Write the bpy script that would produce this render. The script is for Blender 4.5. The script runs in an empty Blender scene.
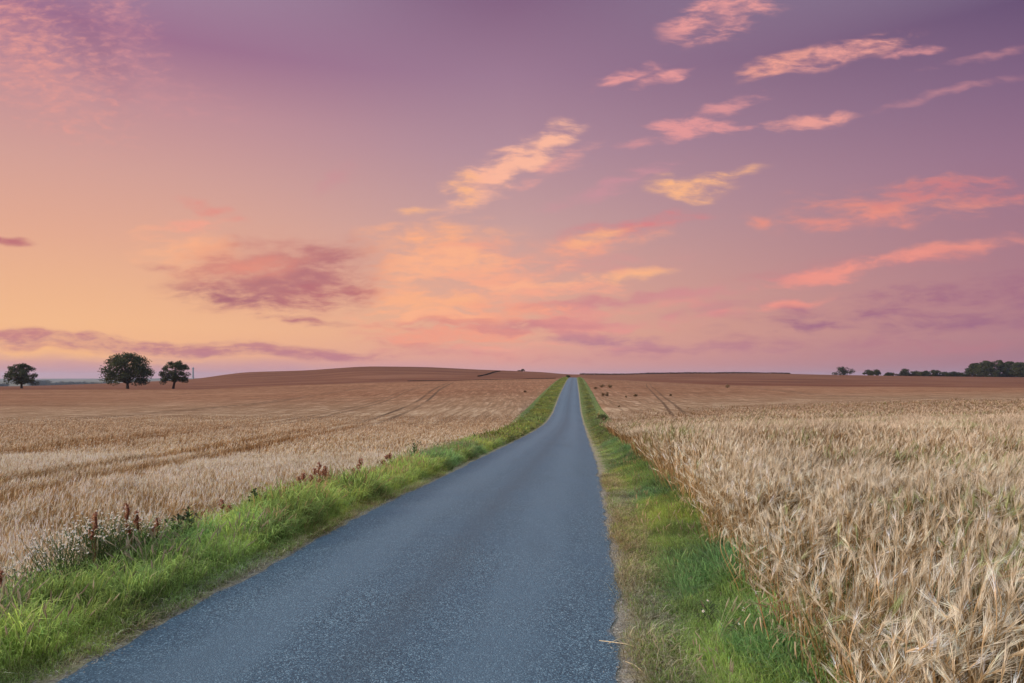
import bpy, math, random
import numpy as np
R = math.radians
rng = np.random.default_rng(7)
random.seed(7)
scene = bpy.context.scene
COL = scene.collection
F = 683.0          # focal length in pixels of the photograph, horizon at row 378
HZ = 378.0
CAMZ = 1.68

# ------------------------------------------------------------------ helpers
def tag(o, label=None, cat=None, group=None, kind=None):
    if label: o['label'] = label
    if cat: o['category'] = cat
    if group: o['group'] = group
    if kind: o['kind'] = kind
    return o

def empty(name, loc, rz=0.0):
    o = bpy.data.objects.new(name, None)
    COL.objects.link(o); o.location = loc; o.rotation_euler = (0, 0, rz)
    o.empty_display_size = 0.2
    return o

def mesh_obj(name, V, T, mat, parent=None, C=None, smooth=False, quads=False):
    V = np.asarray(V, dtype=np.float32); T = np.asarray(T, dtype=np.int32)
    me = bpy.data.meshes.new(name)
    k = 4 if quads else 3
    me.vertices.add(len(V)); me.vertices.foreach_set('co', V.ravel())
    me.loops.add(T.size); me.loops.foreach_set('vertex_index', T.ravel())
    me.polygons.add(len(T))
    me.polygons.foreach_set('loop_start', np.arange(0, T.size, k, dtype=np.int32))
    me.polygons.foreach_set('loop_total', np.full(len(T), k, dtype=np.int32))
    if smooth:
        me.polygons.foreach_set('use_smooth', np.ones(len(T), dtype=bool))
    me.update(calc_edges=True)
    if C is not None:
        a = me.color_attributes.new('tint', 'FLOAT_COLOR', 'POINT')
        cc = np.ones((len(V), 4), dtype=np.float32); cc[:, :3] = C
        a.data.foreach_set('color', cc.ravel())
    me.materials.append(mat)
    o = bpy.data.objects.new(name, me)
    COL.objects.link(o)
    if parent: o.parent = parent
    return o

def sstep(a, b, x):
    t = np.clip((np.asarray(x, float) - a) / (b - a), 0, 1)
    return t * t * (3 - 2 * t)

def vnoise(x, y, seed=0):
    x = np.asarray(x, float); y = np.asarray(y, float)
    xi = np.floor(x).astype(np.int64); yi = np.floor(y).astype(np.int64)
    fx = x - xi; fy = y - yi
    fx = fx * fx * (3 - 2 * fx); fy = fy * fy * (3 - 2 * fy)
    def h(a, b):
        n = (a * 374761393 + b * 668265263 + seed * 982451653) & 0x7fffffff
        n = ((n ^ (n >> 13)) * 1274126177) & 0x7fffffff
        n = n ^ (n >> 16)
        return (n & 0xffff) / 65535.0
    return (h(xi, yi) * (1 - fx) + h(xi + 1, yi) * fx) * (1 - fy) + (h(xi, yi + 1) * (1 - fx) + h(xi + 1, yi + 1) * fx) * fy

def fbm(x, y, seed=0, o=4):
    s = 0; a = 0.5; t = 0
    for i in range(o):
        s = s + a * vnoise(x * 2 ** i, y * 2 ** i, seed + i); t += a; a *= 0.5
    return s / t

def pchip(xk, yk, x):
    xk = np.asarray(xk, float); yk = np.asarray(yk, float)
    h = np.diff(xk); d = np.diff(yk, axis=0) / (h if yk.ndim == 1 else h[:, None])
    m = np.zeros_like(yk)
    hh = h if yk.ndim == 1 else h[:, None]
    w1 = 2 * hh[1:] + hh[:-1]; w2 = hh[1:] + 2 * hh[:-1]
    ok = d[1:] * d[:-1] > 0
    with np.errstate(divide='ignore', invalid='ignore'):
        mm = (w1 + w2) / (w1 / d[:-1] + w2 / d[1:])
    m[1:-1] = np.where(ok, mm, 0)
    m[0] = d[0]; m[-1] = d[-1]
    x = np.clip(x, xk[0], xk[-1])
    i = np.clip(np.searchsorted(xk, x, side='right') - 1, 0, len(h) - 1)
    t = (x - xk[i]) / h[i]; H = h[i]
    if yk.ndim > 1: t = t[:, None]; H = H[:, None]
    return ((2*t**3 - 3*t**2 + 1) * yk[i] + (t**3 - 2*t**2 + t) * H * m[i]
            + (-2*t**3 + 3*t**2) * yk[i+1] + (t**3 - t**2) * H * m[i+1])

# ------------------------------------------------------------------ the lay of the land
RD = [-60, 0, 3.75, 8.1, 10.2, 12.9, 18.4, 26, 33.6, 44.3, 61, 75, 92, 104, 130, 157, 220, 281, 310, 400, 600]
RZ = [0.0, 0.0, 0, -.06, -.14, -.27, -.50, -.86, -1.22, -1.66, -2.18, -2.28, -1.85, -1.40, -.75, -.16, .95, 1.72, 1.86, 1.5, 1.0]
def road_z(y): return pchip(RD, RZ, np.asarray(y, float).ravel()).reshape(np.shape(y))
XD = [-60, 0, 3.75, 5.6, 8.1, 10.2, 12.9, 18.4, 26, 33.6, 44.3, 61, 92, 104, 157, 281, 420, 8000]
XC = [-8.6, -1.37, -.93, -.70, -.41, -.18, .11, .68, 1.42, 2.15, 3.18, 4.72, 7.55, 8.66, 13.55, 25.0, 38, 745]
def road_x(y): return pchip(XD, XC, np.asarray(y, float).ravel()).reshape(np.shape(y))
HW = 1.55
def vwl(y): return 1.16 + 1.1 * sstep(16, 80, y)
def vwr(y): return .92 + .08 * sstep(5, 9, y) + 0.45 * sstep(30, 70, y)

PX = [-171, 0, 95, 190, 250, 300, 375, 420, 480, 540, 573, 605, 680, 760, 830, 1024, 1200]
DK = [12, 30, 61, 100, 150, 200, 260, 330, 450, 600, 800, 1200, 2000, 3000, 4600, 6000, 9000]
far = [-22, -25, -12, None, -30]
def colm(*a): return list(a)
TB = [
 colm(-.4,-1.0,-1.6,-1.9,-2.0,-2.05,-2.2,-3.2,-4.6,-6.5,-10),
 colm(-.4,-1.0,-1.6,-1.9,-2.0,-2.05,-2.2,-3.2,-4.4,-5.6,-9),
 colm(-.4,-1.0,-1.65,-1.95,-2.0,-2.05,-2.25,-3.0,-3.4,-3.3,-7),
 colm(-.4,-1.0,-1.7,-2.0,-2.1,-2.15,-2.35,-2.5,-1.0,.9,-4),
 colm(-.4,-1.0,-1.8,-2.0,-1.9,-1.7,-1.6,-1.9,1.5,7.0,2),
 colm(-.4,-1.0,-1.85,-2.0,-1.7,-1.3,-.9,-1.0,3.0,8.3,4),
 colm(-.4,-1.0,-1.9,-1.9,-1.3,-.7,-.15,-.5,6.0,11.8,8),
 colm(-.4,-1.0,-1.95,-1.7,-.9,-.2,.3,.1,5.6,11.4,8),
 colm(-.4,-1.0,-2.0,-1.4,-.4,.3,.95,.9,4.5,9.1,5),
 colm(-.4,-.9,-2.0,-1.2,-.3,.5,1.3,1.5,3.6,7.0,3),
 colm(-.3,-.7,-1.9,-1.1,-.2,.6,1.4,1.6,2.6,5.0,1),
 colm(.25,-.5,-1.8,-1.3,-.3,.45,1.15,1.2,2.4,4.7,1),
 colm(.6,-.2,-1.2,-1.2,-.4,-.5,-.3,.3,2.8,5.6,1),
 colm(.6,0,-.8,-1.0,-.4,-1.2,-1.2,-.3,3.0,5.8,1),
 colm(.65,.1,-.5,-.7,-.4,-1.3,-1.3,-.6,2.2,4.6,0),
 colm(.65,.3,0,-.2,-.4,-1.3,-1.5,-1.2,1.0,2.6,-1),
 colm(.65,.35,0.1,-.1,-.4,-1.3,-1.6,-1.5,.3,1.6,-2),
]
top6 = [-7, -6, -4, -1, -2, -3, -5, -8, -12, -22, -26, -28, -28, -28, -28, -28, -28]
for c, t6 in zip(TB, top6):
    c += [max(c[-1] - 6, -16), -22, -25, -17, t6, -32]
TBL = np.array(TB).T                       # rows: D, cols: px
UK = (np.array(PX) - 512) / F
LG = np.linspace(math.log(12), math.log(9000), 420)
UG = np.linspace(UK[0], UK[-1], 360)
_t = pchip(np.log(DK), TBL, LG)            # (420, npx)
GRID = pchip(UK, _t.T.copy(), UG).T        # (420, 360)
def table(u, D):
    a = np.clip((np.log(np.maximum(D, 12)) - LG[0]) / (LG[1] - LG[0]), 0, len(LG) - 1.001)
    b = np.clip((u - UG[0]) / (UG[1] - UG[0]), 0, len(UG) - 1.001)
    i = a.astype(int); j = b.astype(int); a = a - i; b = b - j
    return (GRID[i, j] * (1-a) * (1-b) + GRID[i+1, j] * a * (1-b) + GRID[i, j+1] * (1-a) * b + GRID[i+1, j+1] * a * b)

def canopy(x, y):
    x = np.asarray(x, float); y = np.asarray(y, float)
    r = np.hypot(x, y); az = np.arctan2(x, y)
    azc = np.clip(az, -R(45), R(45))
    D = r * np.cos(azc)
    far = table(np.tan(azc), D)
    s = x - road_x(y)
    t = sstep(-2.5, 2.5, s)
    near = -.34 * (1 - t) + (.62) * t
    w = sstep(6, 22, D)
    z = near * (1 - w) + far * w
    z = z + (fbm(x * .5, y * .5, 3) - .5) * .10 * sstep(2, 8, np.abs(s))
    z = z + (fbm(x * .02, y * .02, 9) - .5) * 1.1 * sstep(60, 220, D) * sstep(3, 40, np.abs(s)) * (1 - sstep(240, 420, D))
    z = z + (fbm(x * .0012, y * .0012, 19) - .5) * 9 * sstep(900, 3000, D)
    return z
def plant_h(y, x=0):
    D = np.hypot(x, y)
    return .62 - .46 * sstep(14, 55, D)
def ground_z(x, y):
    x = np.asarray(x, float); y = np.asarray(y, float)
    s = x - road_x(y)
    zf = canopy(x, y) - plant_h(y, x)
    zr = road_z(y)
    edge = np.where(s < 0, HW + vwl(y), HW + vwr(y))
    ww = 1.0 + 5.0 * sstep(50, 150, y)
    t = sstep(0, 1, (np.abs(s) - edge + .1) / ww)
    front = 1 - sstep(330, 420, np.asarray(y, float))
    t = 1 - (1 - t) * front
    return zr * (1 - t) + zf * t

def g1(x, y): return float(ground_z(np.array([x]), np.array([y]))[0])
def hit(px, py, lo=3.0, hi=3000.0):
    """world point where the sight line through a photo pixel meets the land"""
    D = np.exp(np.linspace(math.log(lo), math.log(hi), 6000))
    x = (px - 512) / F * D; z = CAMZ - (py - HZ) / F * D
    g = ground_z(x, D)
    k = np.argmax(g >= z)
    if g[k] < z[k]: k = len(D) - 1
    return float(x[k]), float(D[k]), float(g[k])
def at(px, D, name=None):
    x = (px - 512) / F * D
    return float(x), float(D), g1(x, D)

# tractor tracks (x = a + k*y), used both to leave plants out and to show soil
TRACKS = [(-9.6, -.05, .20, 1), (-8.05, -.05, .20, 1), (-15.0, -.05, .2, .6), (-16.5, -.05, .2, .5),
          (-33, -.05, .25, .8), (-34.6, -.05, .25, .8), (3.2, .18, .13, .9), (4.3, .18, .13, .8), (32, .14, .25, .5), (33.6, .14, .25, .5)]
def track_mask(x, y):
    m = np.zeros(len(x))
    for a, k, w, st in TRACKS:
        d = np.abs(x - a - k * y + .35 * np.sin(y * .05))
        m = np.maximum(m, (d < w * 2.0) * min(1, st * 1.15))
        m = np.maximum(m, (d < w * 2.8) * .15)
    return m

# ------------------------------------------------------------------ materials
def new_mat(name):
    m = bpy.data.materials.new(name); m.use_nodes = True
    nt = m.node_tree; nt.nodes.clear()
    return m, nt
class NB:
    def __init__(self, nt): self.nt = nt
    def n(self, t, **kw):
        o = self.nt.nodes.new(t)
        for k, v in kw.items(): setattr(o, k, v)
        return o
    def link(self, a, b): self.nt.links.new(a, b)
    def val(self, sock, v):
        if isinstance(v, bpy.types.NodeSocket): self.link(v, sock)
        elif v is not None: sock.default_value = v
    def m(self, op, a, b=None, c=None, clamp=False):
        o = self.n('ShaderNodeMath', operation=op); o.use_clamp = clamp
        self.val(o.inputs[0], a)
        if b is not None: self.val(o.inputs[1], b)
        if c is not None: self.val(o.inputs[2], c)
        return o.outputs[0]
    def vm(self, op, a, b=None):
        o = self.n('ShaderNodeVectorMath', operation=op)
        self.val(o.inputs[0], a)
        if b is not None: self.val(o.inputs[1], b)
        return o.outputs['Value'] if op in ('LENGTH', 'DOT_PRODUCT', 'DISTANCE') else o.outputs[0]
    def mix(self, f, a, b, blend='MIX'):
        o = self.n('ShaderNodeMix', data_type='RGBA', blend_type=blend)
        self.val(o.inputs[0], f); self.val(o.inputs[6], a); self.val(o.inputs[7], b)
        return o.outputs[2]
    def smooth(self, v, a, b, c=0.0, d=1.0):
        o = self.n('ShaderNodeMapRange', interpolation_type='SMOOTHSTEP')
        self.val(o.inputs[0], v); o.inputs[1].default_value = a; o.inputs[2].default_value = b
        o.inputs[3].default_value = c; o.inputs[4].default_value = d
        return o.outputs[0]
    def noise(self, vec, scale, detail=4, rough=.55, dist=0, out=0):
        o = self.n('ShaderNodeTexNoise')
        self.val(o.inputs['Vector'], vec); o.inputs['Scale'].default_value = scale
        o.inputs['Detail'].default_value = detail; o.inputs['Roughness'].default_value = rough
        o.inputs['Distortion'].default_value = dist
        return o.outputs[out]
    def vor(self, vec, scale, out='Color', feature='F1'):
        o = self.n('ShaderNodeTexVoronoi', feature=feature)
        self.val(o.inputs['Vector'], vec); o.inputs['Scale'].default_value = scale
        return o.outputs[out]
    def ramp(self, f, pts, interp='LINEAR'):
        o = self.n('ShaderNodeValToRGB'); cr = o.color_ramp; cr.interpolation = interp
        while len(cr.elements) < len(pts): cr.elements.new(0.5)
        for e, (p, c) in zip(cr.elements, pts):
            e.position = p; e.color = (c[0], c[1], c[2], 1)
        self.val(o.inputs[0], f)
        return o.outputs[0]
    def mapping(self, vec, loc=(0,0,0), rot=(0,0,0), sc=(1,1,1), t='POINT'):
        o = self.n('ShaderNodeMapping', vector_type=t)
        self.val(o.inputs[0], vec)
        o.inputs[1].default_value = loc; o.inputs[2].default_value = rot; o.inputs[3].default_value = sc
        return o.outputs[0]
    def sep(self, v):
        o = self.n('ShaderNodeSeparateXYZ'); self.link(v, o.inputs[0]); return o.outputs
    def comb(self, x, y, z=0.0):
        o = self.n('ShaderNodeCombineXYZ'); self.val(o.inputs[0], x); self.val(o.inputs[1], y); self.val(o.inputs[2], z)
        return o.outputs[0]
    def bsdf(self, col, rough=.8, spec=.3, bump=None, bstr=.3, bdist=.02, transl=0.0):
        p = self.n('ShaderNodeBsdfPrincipled'); self.val(p.inputs['Base Color'], col)
        self.val(p.inputs['Roughness'], rough); p.inputs['Specular IOR Level'].default_value = spec
        if bump is not None:
            b = self.n('ShaderNodeBump'); b.inputs['Strength'].default_value = bstr; b.inputs['Distance'].default_value = bdist
            self.link(bump, b.inputs['Height']); self.link(b.outputs[0], p.inputs['Normal'])
        out = self.n('ShaderNodeOutputMaterial'); sh = p.outputs[0]
        if transl > 0:
            t = self.n('ShaderNodeBsdfTranslucent'); self.val(t.inputs[0], col)
            mx = self.n('ShaderNodeMixShader'); mx.inputs[0].default_value = transl
            self.link(sh, mx.inputs[1]); self.link(t.outputs[0], mx.inputs[2]); sh = mx.outputs[0]
        self.link(sh, out.inputs[0])
        return p
    def pos(self): return self.n('ShaderNodeNewGeometry').outputs['Position']

def plant_mat(name, transl=.3, rough=.75, spec=.2):
    m, nt = new_mat(name); b = NB(nt)
    a = b.n('ShaderNodeAttribute', attribute_name='tint')
    nz = b.noise(b.pos(), 35, 2)
    c = b.mix(b.m('MULTIPLY', nz, .25), a.outputs['Color'], (.02, .018, .01, 1))
    b.bsdf(c, rough, spec, transl=transl)
    return m
M_CROP = plant_mat('barley_straw', .28)
M_GRASS = plant_mat('grass_blade', .45, .6, .3)
M_WEED = plant_mat('weed_leaf', .25)
M_LEAF = plant_mat('tree_leaf', .2)

def simple(name, col, rough=.8, scale=8, var=.35, spec=.2):
    m, nt = new_mat(name); b = NB(nt)
    nz = b.noise(b.n('ShaderNodeTexCoord').outputs['Object'], scale, 5)
    dk = tuple(c * (1 - var) for c in col[:3]) + (1,); lt = tuple(c * (1 + var) for c in col[:3]) + (1,)
    b.bsdf(b.mix(b.smooth(nz, .3, .7), dk, lt), rough, spec, bump=nz, bstr=.4, bdist=.03)
    return m
M_BARK = simple('oak_bark', (.06, .045, .035), .9, 3)
M_STEM = simple('dry_stem', (.20, .11, .06), .8, 20)
M_GSTEM = simple('green_stem', (.07, .12, .035), .7, 20)
M_TOWER = simple('tower_concrete', (.30, .32, .36), .8, .2, .1)
M_PETAL = simple('white_petal', (.62, .58, .54), .6, 40, .05)
M_EYE = simple('yellow_flower_centre', (.55, .36, .04), .7, 60, .2)

def road_mat():
    m, nt = new_mat('chip_seal_asphalt'); b = NB(nt)
    at_ = b.n('ShaderNodeAttribute', attribute_name='across'); ac = at_.outputs['Fac']   # 0..1 over the width
    P = b.pos()
    cell = b.vor(P, 125)
    cs = b.sep(cell)
    v = b.m('POWER', cs[0], 2.2)
    col = b.ramp(v, [(0, (.020, .042, .066)), (.40, (.054, .105, .148)), (.75, (.105, .180, .232)), (1, (.23, .335, .40))])
    cell2 = b.vor(P, 45); v2 = b.sep(cell2)[1]
    col = b.mix(b.smooth(v2, .6, 1, 0, .15), col, (.13, .20, .25, 1))
    big = b.noise(P, .9, 5, .6)
    col = b.mix(b.smooth(big, .35, .7, 0, .45), col, (.052, .10, .148, 1))
    # wheel paths worn smoother and lighter along the road
    st = b.noise(b.mapping(P, rot=(0, 0, R(6)), sc=(2.2, .09, 1)), 1.6, 3)
    wp = b.m('ADD', b.m('ABSOLUTE', b.m('SUBTRACT', ac, .24)), b.m('MULTIPLY', b.m('SUBTRACT', st, .5), .12))
    wp2 = b.m('ADD', b.m('ABSOLUTE', b.m('SUBTRACT', ac, .76)), b.m('MULTIPLY', b.m('SUBTRACT', st, .5), .12))
    k = b.m('MINIMUM', wp, wp2)
    col = b.mix(b.smooth(k, .03, .15, .45, 0), col, (.092, .148, .196, 1))
    ctr = b.m('ABSOLUTE', b.m('SUBTRACT', ac, .52))
    col = b.mix(b.smooth(ctr, 0, .10, .35, 0), col, (.036, .060, .082, 1))
    patch = b.smooth(b.noise(b.mapping(P, sc=(1, .35, 1)), .6, 3, .6), .54, .70, 0, .22)
    col = b.mix(patch, col, (.028, .052, .075, 1))
    # dust and grit gathered at the edges
    ed = b.m('ABSOLUTE', b.m('SUBTRACT', ac, .5))
    dn = b.noise(P, 9, 5, .65)
    dust = b.smooth(b.m('ADD', ed, b.m('MULTIPLY', dn, .05)), .515, .54, 0, .7)
    col = b.mix(dust, col, (.20, .17, .14, 1))
    hgt = b.m('SUBTRACT', 1, b.vor(P, 125, 'Distance'))
    b.bsdf(col, .62, .35, bump=b.m('ADD', hgt, b.m('MULTIPLY', big, .6)), bstr=.6, bdist=.008)
    return m

def verge_mat():
    m, nt = new_mat('verge_soil'); b = NB(nt)
    P = b.pos()
    ac = b.n('ShaderNodeAttribute', attribute_name='across').outputs['Fac']   # metres from the asphalt edge
    n1 = b.noise(P, 5, 6, .65); n2 = b.noise(P, 60, 4, .7); n3 = b.noise(P, 1.1, 4)
    soil = b.ramp(n2, [(.3, (.10, .085, .065)), (.5, (.24, .21, .17)), (.7, (.42, .38, .33))])
    green = b.ramp(n2, [(.3, (.05, .07, .02)), (.5, (.11, .15, .04)), (.72, (.2, .22, .08))])
    straw = b.ramp(n2, [(.3, (.14, .11, .065)), (.5, (.30, .25, .155)), (.7, (.48, .41, .28))])
    t = b.m('ADD', ac, b.m('MULTIPLY', b.m('SUBTRACT', n1, .5), .5))
    c = b.mix(b.smooth(t, .0, .12), soil, straw)
    c = b.mix(b.smooth(t, .08, .26), c, green)
    c = b.mix(b.smooth(n3, .52, .7, 0, .5), c, straw)
    b.bsdf(c, .95, .1, bump=b.m('ADD', n2, n1), bstr=.8, bdist=.02)
    return m

def field_mat():
    m, nt = new_mat('ripe_barley_field'); b = NB(nt)
    P = b.pos(); X, Y, Z = b.sep(P)
    # coordinate across the road axis (rows run with it)
    S = b.m('SUBTRACT', X, b.m('MULTIPLY', Y, .0937))
    D = b.vm('LENGTH', b.comb(X, Y, 0.0))
    fine = b.noise(b.mapping(P, sc=(1, .6, .4)), 5.0, 6, .72)
    mid = b.noise(P, .45, 5, .62)
    big = b.noise(P, .022, 4, .55)
    lay = b.noise(b.mapping(P, rot=(0, 0, R(4)), sc=(.10, 1, .3)), .11, 5, .62)
    straw = b.ramp(fine, [(.28, (.17, .10, .05)), (.46, (.36, .235, .135)), (.6, (.50, .36, .23)), (.75, (.64, .50, .35))])
    straw = b.mix(b.smooth(mid, .38, .62, 0, .7), straw, (.26, .150, .080, 1))
    straw = b.mix(b.smooth(lay, .46, .58, 0, .7), straw, (.25, .145, .078, 1))
    lay2 = b.noise(b.mapping(P, rot=(0, 0, R(-7)), sc=(.06, 1, .3)), .5, 5, .7)
    straw = b.mix(b.smooth(lay2, .50, .60, 0, .5), straw, (.22, .12, .065, 1))
    straw = b.mix(b.smooth(big, .45, .65, 0, .35), straw, (.48, .35, .22, 1))
    # the fields beyond the first rise carry a browner crop
    brown = b.ramp(b.noise(b.mapping(P, rot=(0, 0, R(8)), sc=(.25, 1, 1)), .05, 6, .65), [(.3, (.110, .038, .020)), (.5, (.165, .064, .034)), (.7, (.24, .105, .060))])
    grain = b.noise(b.mapping(P, rot=(0, 0, R(5)), sc=(1, .07, 1)), 1.5, 5, .75)
    straw = b.mix(b.smooth(grain, .50, .62, 0, .55), straw, (.20, .115, .062, 1))
    straw = b.mix(b.smooth(grain, .48, .38, 0, .45), straw, (.62, .47, .32, 1))
    fb = b.m('ADD', D, b.m('MULTIPLY', b.noise(P, .012, 3), 60))
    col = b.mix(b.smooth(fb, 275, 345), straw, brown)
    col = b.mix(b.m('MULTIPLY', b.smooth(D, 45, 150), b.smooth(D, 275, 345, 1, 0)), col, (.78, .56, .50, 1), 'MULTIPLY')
    # rows left by the seed drill
    wob = b.m('MULTIPLY', b.noise(P, .05, 2), 2.5)
    wv = b.m('SINE', b.m('MULTIPLY', b.m('ADD', S, wob), 2 * math.pi / .95))
    rowf = b.m('MULTIPLY', b.smooth(wv, .1, .95), b.smooth(b.noise(b.mapping(P, sc=(1, .05, 1)), .8, 3), .38, .6, 0, .55))
    rowf = b.m('MULTIPLY', rowf, b.smooth(b.m('ABSOLUTE', S), 26, 60, 1, .25))
    rowf = b.m('MULTIPLY', rowf, b.smooth(D, 260, 320, 1, 0))
    col = b.mix(rowf, col, (.17, .10, .055, 1))
    # wheel tracks: bare soil between the stems
    sw = b.m('MULTIPLY', b.m('SINE', b.m('MULTIPLY', Y, .05)), .35)
    acc = None
    for a, k, w, stn in TRACKS:
        d = b.m('ABSOLUTE', b.m('ADD', b.m('SUBTRACT', X, b.m('MULTIPLY_ADD', Y, k, a)), sw))
        f = b.smooth(d, w * .6, w * 1.9, stn, 0)
        acc = f if acc is None else b.m('MAXIMUM', acc, f)
    acc = b.m('MULTIPLY', acc, b.smooth(D, 185, 240, 1, 0))
    acc = b.m('MULTIPLY', acc, b.smooth(b.noise(b.mapping(P, sc=(1, .1, 1)), .3, 3), .3, .55, .35, 1))
    col = b.mix(acc, col, (.11, .062, .036, 1))
    # close by one sees soil and fallen straw between the plants
    n2 = b.noise(P, 30, 4, .7)
    soil = b.ramp(n2, [(.3, (.05, .032, .02)), (.55, (.14, .09, .05)), (.75, (.30, .21, .12))])
    col = b.mix(b.smooth(D, 12, 34), soil, col)
    # far land: green-brown farmland
    fr = b.ramp(b.noise(P, .0025, 3), [(.35, (.05, .07, .04)), (.5, (.16, .13, .08)), (.62, (.08, .09, .04))], 'EASE')
    col = b.mix(b.smooth(D, 750, 1100), col, fr)
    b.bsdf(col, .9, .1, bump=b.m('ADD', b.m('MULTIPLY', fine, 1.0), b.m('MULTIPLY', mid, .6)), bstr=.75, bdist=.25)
    return m
M_ROAD = road_mat(); M_VERGE = verge_mat(); M_FIELD = field_mat()

# ------------------------------------------------------------------ terrain sheet
def build_ground():
    azf = np.radians(np.arange(-48, 48.01, .22))
    azb = np.radians(np.arange(48, 312, 3.0))[1:]
    az = np.concatenate([azf, azb]); n = len(az)
    r = np.concatenate([[0.3], np.exp(np.linspace(math.log(.8), math.log(60), 150)),
                        np.exp(np.linspace(math.log(60), math.log(900), 260))[1:],
                        np.exp(np.linspace(math.log(900), math.log(8000), 70))[1:]])
    A, Rr = np.meshgrid(az, r)
    x = Rr * np.sin(A); y = Rr * np.cos(A)
    z = ground_z(x.ravel(), y.ravel()).reshape(x.shape)
    s = x - road_x(y)
    edge = np.where(s < 0, HW + vwl(y), HW + vwr(y))
    z = z - .22 * (1 - sstep(.3, 1.0, np.abs(s) - edge)) * (1 - sstep(330, 420, y))
    V = np.stack([x.ravel(), y.ravel(), z.ravel()], 1)
    m = len(r)
    i, j = np.meshgrid(np.arange(m - 1), np.arange(n), indexing='ij')
    j2 = (j + 1) % n
    Q = np.stack([i * n + j, (i + 1) * n + j, (i + 1) * n + j2, i * n + j2], -1).reshape(-1, 4)[:, ::-1]
    V = np.vstack([V, [[0, 0, V[:n, 2].mean()]]])
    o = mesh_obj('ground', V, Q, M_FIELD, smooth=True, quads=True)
    return tag(o, kind='structure')
build_ground()

ys = np.concatenate([np.arange(-30, 1.5, .12), np.arange(1.5, 14, .05), np.exp(np.linspace(math.log(14), math.log(330), 420))])
def strip(name, offs, zf, mat, attr):
    """offs: function(y)->list of lateral offsets"""
    rows = []; ats = []
    xc = road_x(ys)
    O = offs(ys)                                 # (len ys, k)
    x = xc[:, None] + O
    y = np.repeat(ys[:, None], O.shape[1], 1)
    z = zf(x, y, O)
    V = np.stack([x, y, z], -1).reshape(-1, 3)
    k = O.shape[1]; m = len(ys)
    i, j = np.meshgrid(np.arange(m - 1), np.arange(k - 1), indexing='ij')
    Q = np.stack([i * k + j, i * k + j + 1, (i + 1) * k + j + 1, (i + 1) * k + j], -1).reshape(-1, 4)
    if x[0, 0] > x[0, -1]: Q = Q[:, ::-1]
    o = mesh_obj(name, V, Q, mat, smooth=True, quads=True)
    a = o.data.attributes.new('across', 'FLOAT', 'POINT')
    a.data.foreach_set('value', attr(O).astype(np.float32).ravel())
    return tag(o, kind='structure')

def edge_jit(y, seed):
    return ((fbm(y * 1.3, y * 0 + 3, seed, 3) - .5) * .13 + (fbm(y * 4, y * 0 + 9, seed + 5, 2) - .5) * .07) * (1 + .6 * sstep(20, 60, y))
def road_off(y):
    f = np.linspace(-1, 1, 15)
    L = -HW + edge_jit(y, 11); Rr = HW + edge_jit(y, 23)
    t = (f + 1) / 2
    return L[:, None] * (1 - t) + Rr[:, None] * t
def road_zf(x, y, O):
    return road_z(y) + .045 - .031 * (O / HW) ** 2 + (fbm(x * .8, y * .5, 5) - .5) * .010
strip('road', road_off, road_zf, M_ROAD, lambda O: np.repeat(np.linspace(0, 1, 15)[None], len(ys), 0))
def verge_zf(x, y, O):
    z = ground_z(x, y)
    a = np.abs(O)
    z = z + (fbm(x * 3, y * 3, 31) - .5) * .07 * sstep(HW + .1, HW + .6, a)
    z = z + .006 - .06 * (1 - sstep(HW - .24, HW - .15, a))
    last = np.zeros_like(z); last[:, -1] = 1
    return z - last * .30
strip('verge_left', lambda y: -(HW - .30 + np.linspace(0, 1, 28)[None] * (vwl(y) + 1.50)[:, None]), verge_zf, M_VERGE, lambda O: np.abs(O) - HW)
strip('verge_right', lambda y: (HW - .30 + np.linspace(0, 1, 26)[None] * (vwr(y) + 1.50)[:, None]), verge_zf, M_VERGE, lambda O: np.abs(O) - HW)

# ------------------------------------------------------------------ scattering of plant templates
def ribbon(path, widths, col0, col1=None, side=(1, 0, 0)):
    path = np.array(path, float); n = len(path); sd = np.array(side, float)
    V = []; T = []; C = []
    col1 = col0 if col1 is None else col1
    for i in range(n):
        w = widths[i]; c = np.array(col0) * (1 - i / (n - 1)) + np.array(col1) * (i / (n - 1))
        if w <= 1e-6: V.append(path[i]); C.append(c)
        else: V += [path[i] - sd * w / 2, path[i] + sd * w / 2]; C += [c, c]
    k = 0
    for i in range(n - 1):
        if widths[i + 1] > 1e-6: T += [(k, k + 1, k + 3), (k, k + 3, k + 2)]
        else: T += [(k, k + 1, k + 2)]
        k += 2
    return np.array(V), np.array(T), np.array(C)
def join(parts):
    V = []; T = []; C = []; k = 0
    for v, t, c in parts:
        V.append(v); T.append(t + k); C.append(c); k += len(v)
    return np.vstack(V), np.vstack(T), np.vstack(C)

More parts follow.
